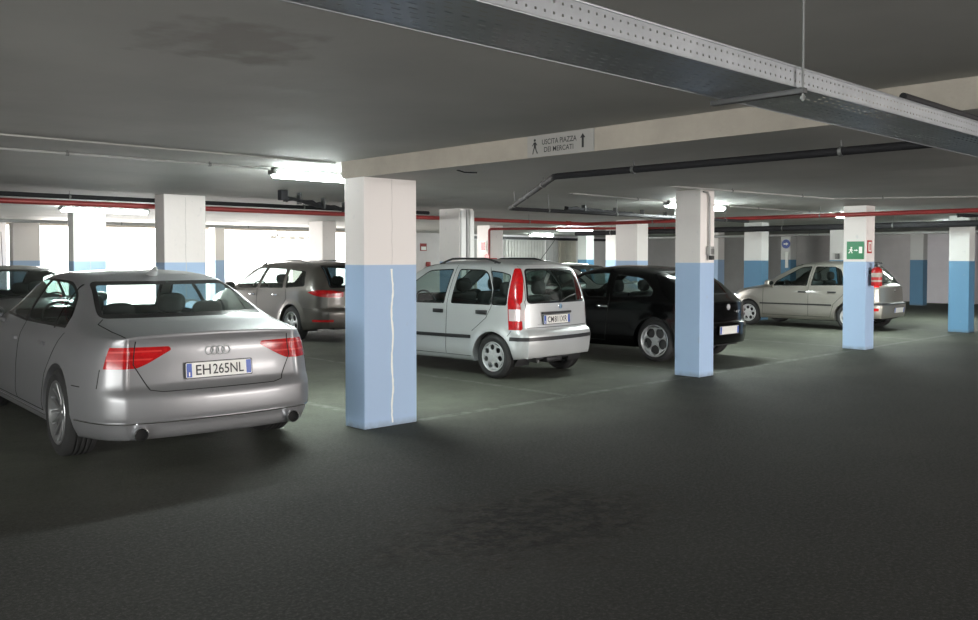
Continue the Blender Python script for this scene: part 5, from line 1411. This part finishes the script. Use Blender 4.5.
# 2. silver small car with roof rails
S = spec_panda(); loc, rz = car_root_pos(8.76, 7.80, 3.5)
car, H = build_car(S, 'car', loc, rz); tag(car, 'small silver hatchback with black roof rails right of the wide column', 'car')
gate = H['part']('gate'); bump = H['part']('bump')
rail(car, H, .60, 1.72, .50)
plate(gate, H, .09, .762, .54, .112, 'CM', '811XR')
hp, n = H['rear'](0, .835); bm = bmesh.new(); add_box(bm, (hp.x - .03, -.20, .832), (hp.x + .01, .38, .862), .008); obj('plate_light_bar', bm, M['black_plastic'], gate, smooth=True)
hp, n = H['rear'](0, .925); lathe('round_badge', [(.0, 0), (.032, 0), (.036, .004), (.034, .010), (.0, .012)], frame_mat(hp, (0, -1, 0), (0, 0, 1)), M['chrome'], gate, 24, False)
text('model_script', 'PANDA', frame_mat(hp + Vector((.0, .40, -.22)), (0, -1, 0), (0, 0, 1)), .11, .014, M['galv_dull'], gate)
hp = H['rear'](0, 1.0)[0]; 
wp = [H['rear'](y, z)[0] for (y, z) in ((.0, .985), (-.10, 1.02), (-.22, 1.05), (-.36, 1.07))]
tube('rear_wiper', [p + Vector((-.015, 0, 0)) for p in wp], .008, M['black_plastic'], gate, 6)
hp, n = H['top'](.34, 0); tube('roof_antenna', [hp, hp + Vector((-.28, 0, .30))], .004, M['black_plastic'], car, 6)
bm = bmesh.new(); add_tube(bm, [(.02, .42, .23), (.30, .42, .25)], .022, 10); obj('exhaust_tip', bm, M['galv_dull'], bump, smooth=True)
bm = bmesh.new(); add_box(bm, (.03, -.10, .20), (.22, .22, .27), .03); obj('silencer', bm, M['black_plastic'], car, smooth=True)

# 3. black three-door
S = spec_black(); loc, rz = car_root_pos(11.82, 7.18, 0.5)
car, H = build_car(S, 'car', loc, rz); tag(car, 'black three door hatchback with alloy wheels behind the socket box column', 'car')
gate = H['part']('gate')
plate(H['part']('bump'), H, 0.06, .485, .52, .115, None)
hp, n = H['rear'](0, .82); lathe('round_badge', [(.0, 0), (.042, 0), (.046, .006), (.040, .014), (.0, .012)], frame_mat(hp, (0, -1, 0), (0, 0, 1)), M['badge'], gate, 24, False)
text('model_script', '147', frame_mat(H['rear'](-.26, .745)[0] + Vector((-.004, 0, 0)), (0, -1, 0), (0, 0, 1)), .15, .035, M['badge'], gate)

# 4. grey-beige five-door on the right
S = spec_punto(); loc, rz = car_root_pos(19.55, 7.85, 0)
car, H = build_car(S, 'car', loc, rz); tag(car, 'grey beige five door hatchback parked behind the exit sign column', 'car')
plate(H['part']('bump'), H, -.05, .44, .50, .11, None)
hp, n = H['rear'](0, .86); lathe('round_badge', [(.0, 0), (.034, 0), (.038, .004), (.034, .010), (.0, .012)], frame_mat(hp, (0, -1, 0), (0, 0, 1)), M['chrome'], H['part']('gate'), 24, False)

# 5. warm grey estate behind the saloon
S = spec_wagon(); loc, rz = car_root_pos(9.78, 13.65, 0)
car, H = build_car(S, 'car', loc, rz); tag(car, 'dark warm grey estate car with roof rails beyond the saloon', 'car')
rail(car, H, .75, 2.55, .56, M['galv_dull'])
plate(H['part']('gate'), H, 0.0, .74, .52, .11, None)

# 6. dark grey car at the left edge, facing us
S = spec_black(); S['paint'] = M['dark_grey_paint']
for c in S['cuts']:
    if c['mat'] == M['black_paint']: c['mat'] = M['dark_grey_paint']
S['rim_mat'] = M['hubcap']; S['Ns'] = 80
car, H = build_car(S, 'car', (4.2, 16.6, 0), math.radians(-90)); tag(car, 'dark grey car at the left edge, facing us, whip aerial on its roof', 'car')
hp, n = H['top'](2.0, -.2); tube('roof_antenna', [hp, hp + Vector((-.06, 0, .52))], .005, M['black_plastic'], car, 6)
for s in (.1, -.55):
    P = []
    for k in range(8):
        h = bpy.data and H['top'](3.08 - .02 * k / 7, s + .5 * k / 7)[0]; P.append(h + Vector((0, 0, .02)))
    tube('windscreen_wiper', P, .009, M['black_plastic'], car, 6)

# 7. pale silver hatchback between the two nearer cars, further back
S = spec_black(); S['paint'] = M['pale_silver']
for c in S['cuts']:
    if c['mat'] == M['black_paint']: c['mat'] = M['pale_silver']
S['rim_mat'] = M['hubcap']; S['Ns'] = 80
car, H = build_car(S, 'car', (15.25, 14.95, 0), math.radians(-90)); tag(car, 'pale silver car whose roof shows between the small silver hatchback and the black car', 'car')
bpy.context.view_layer.update()
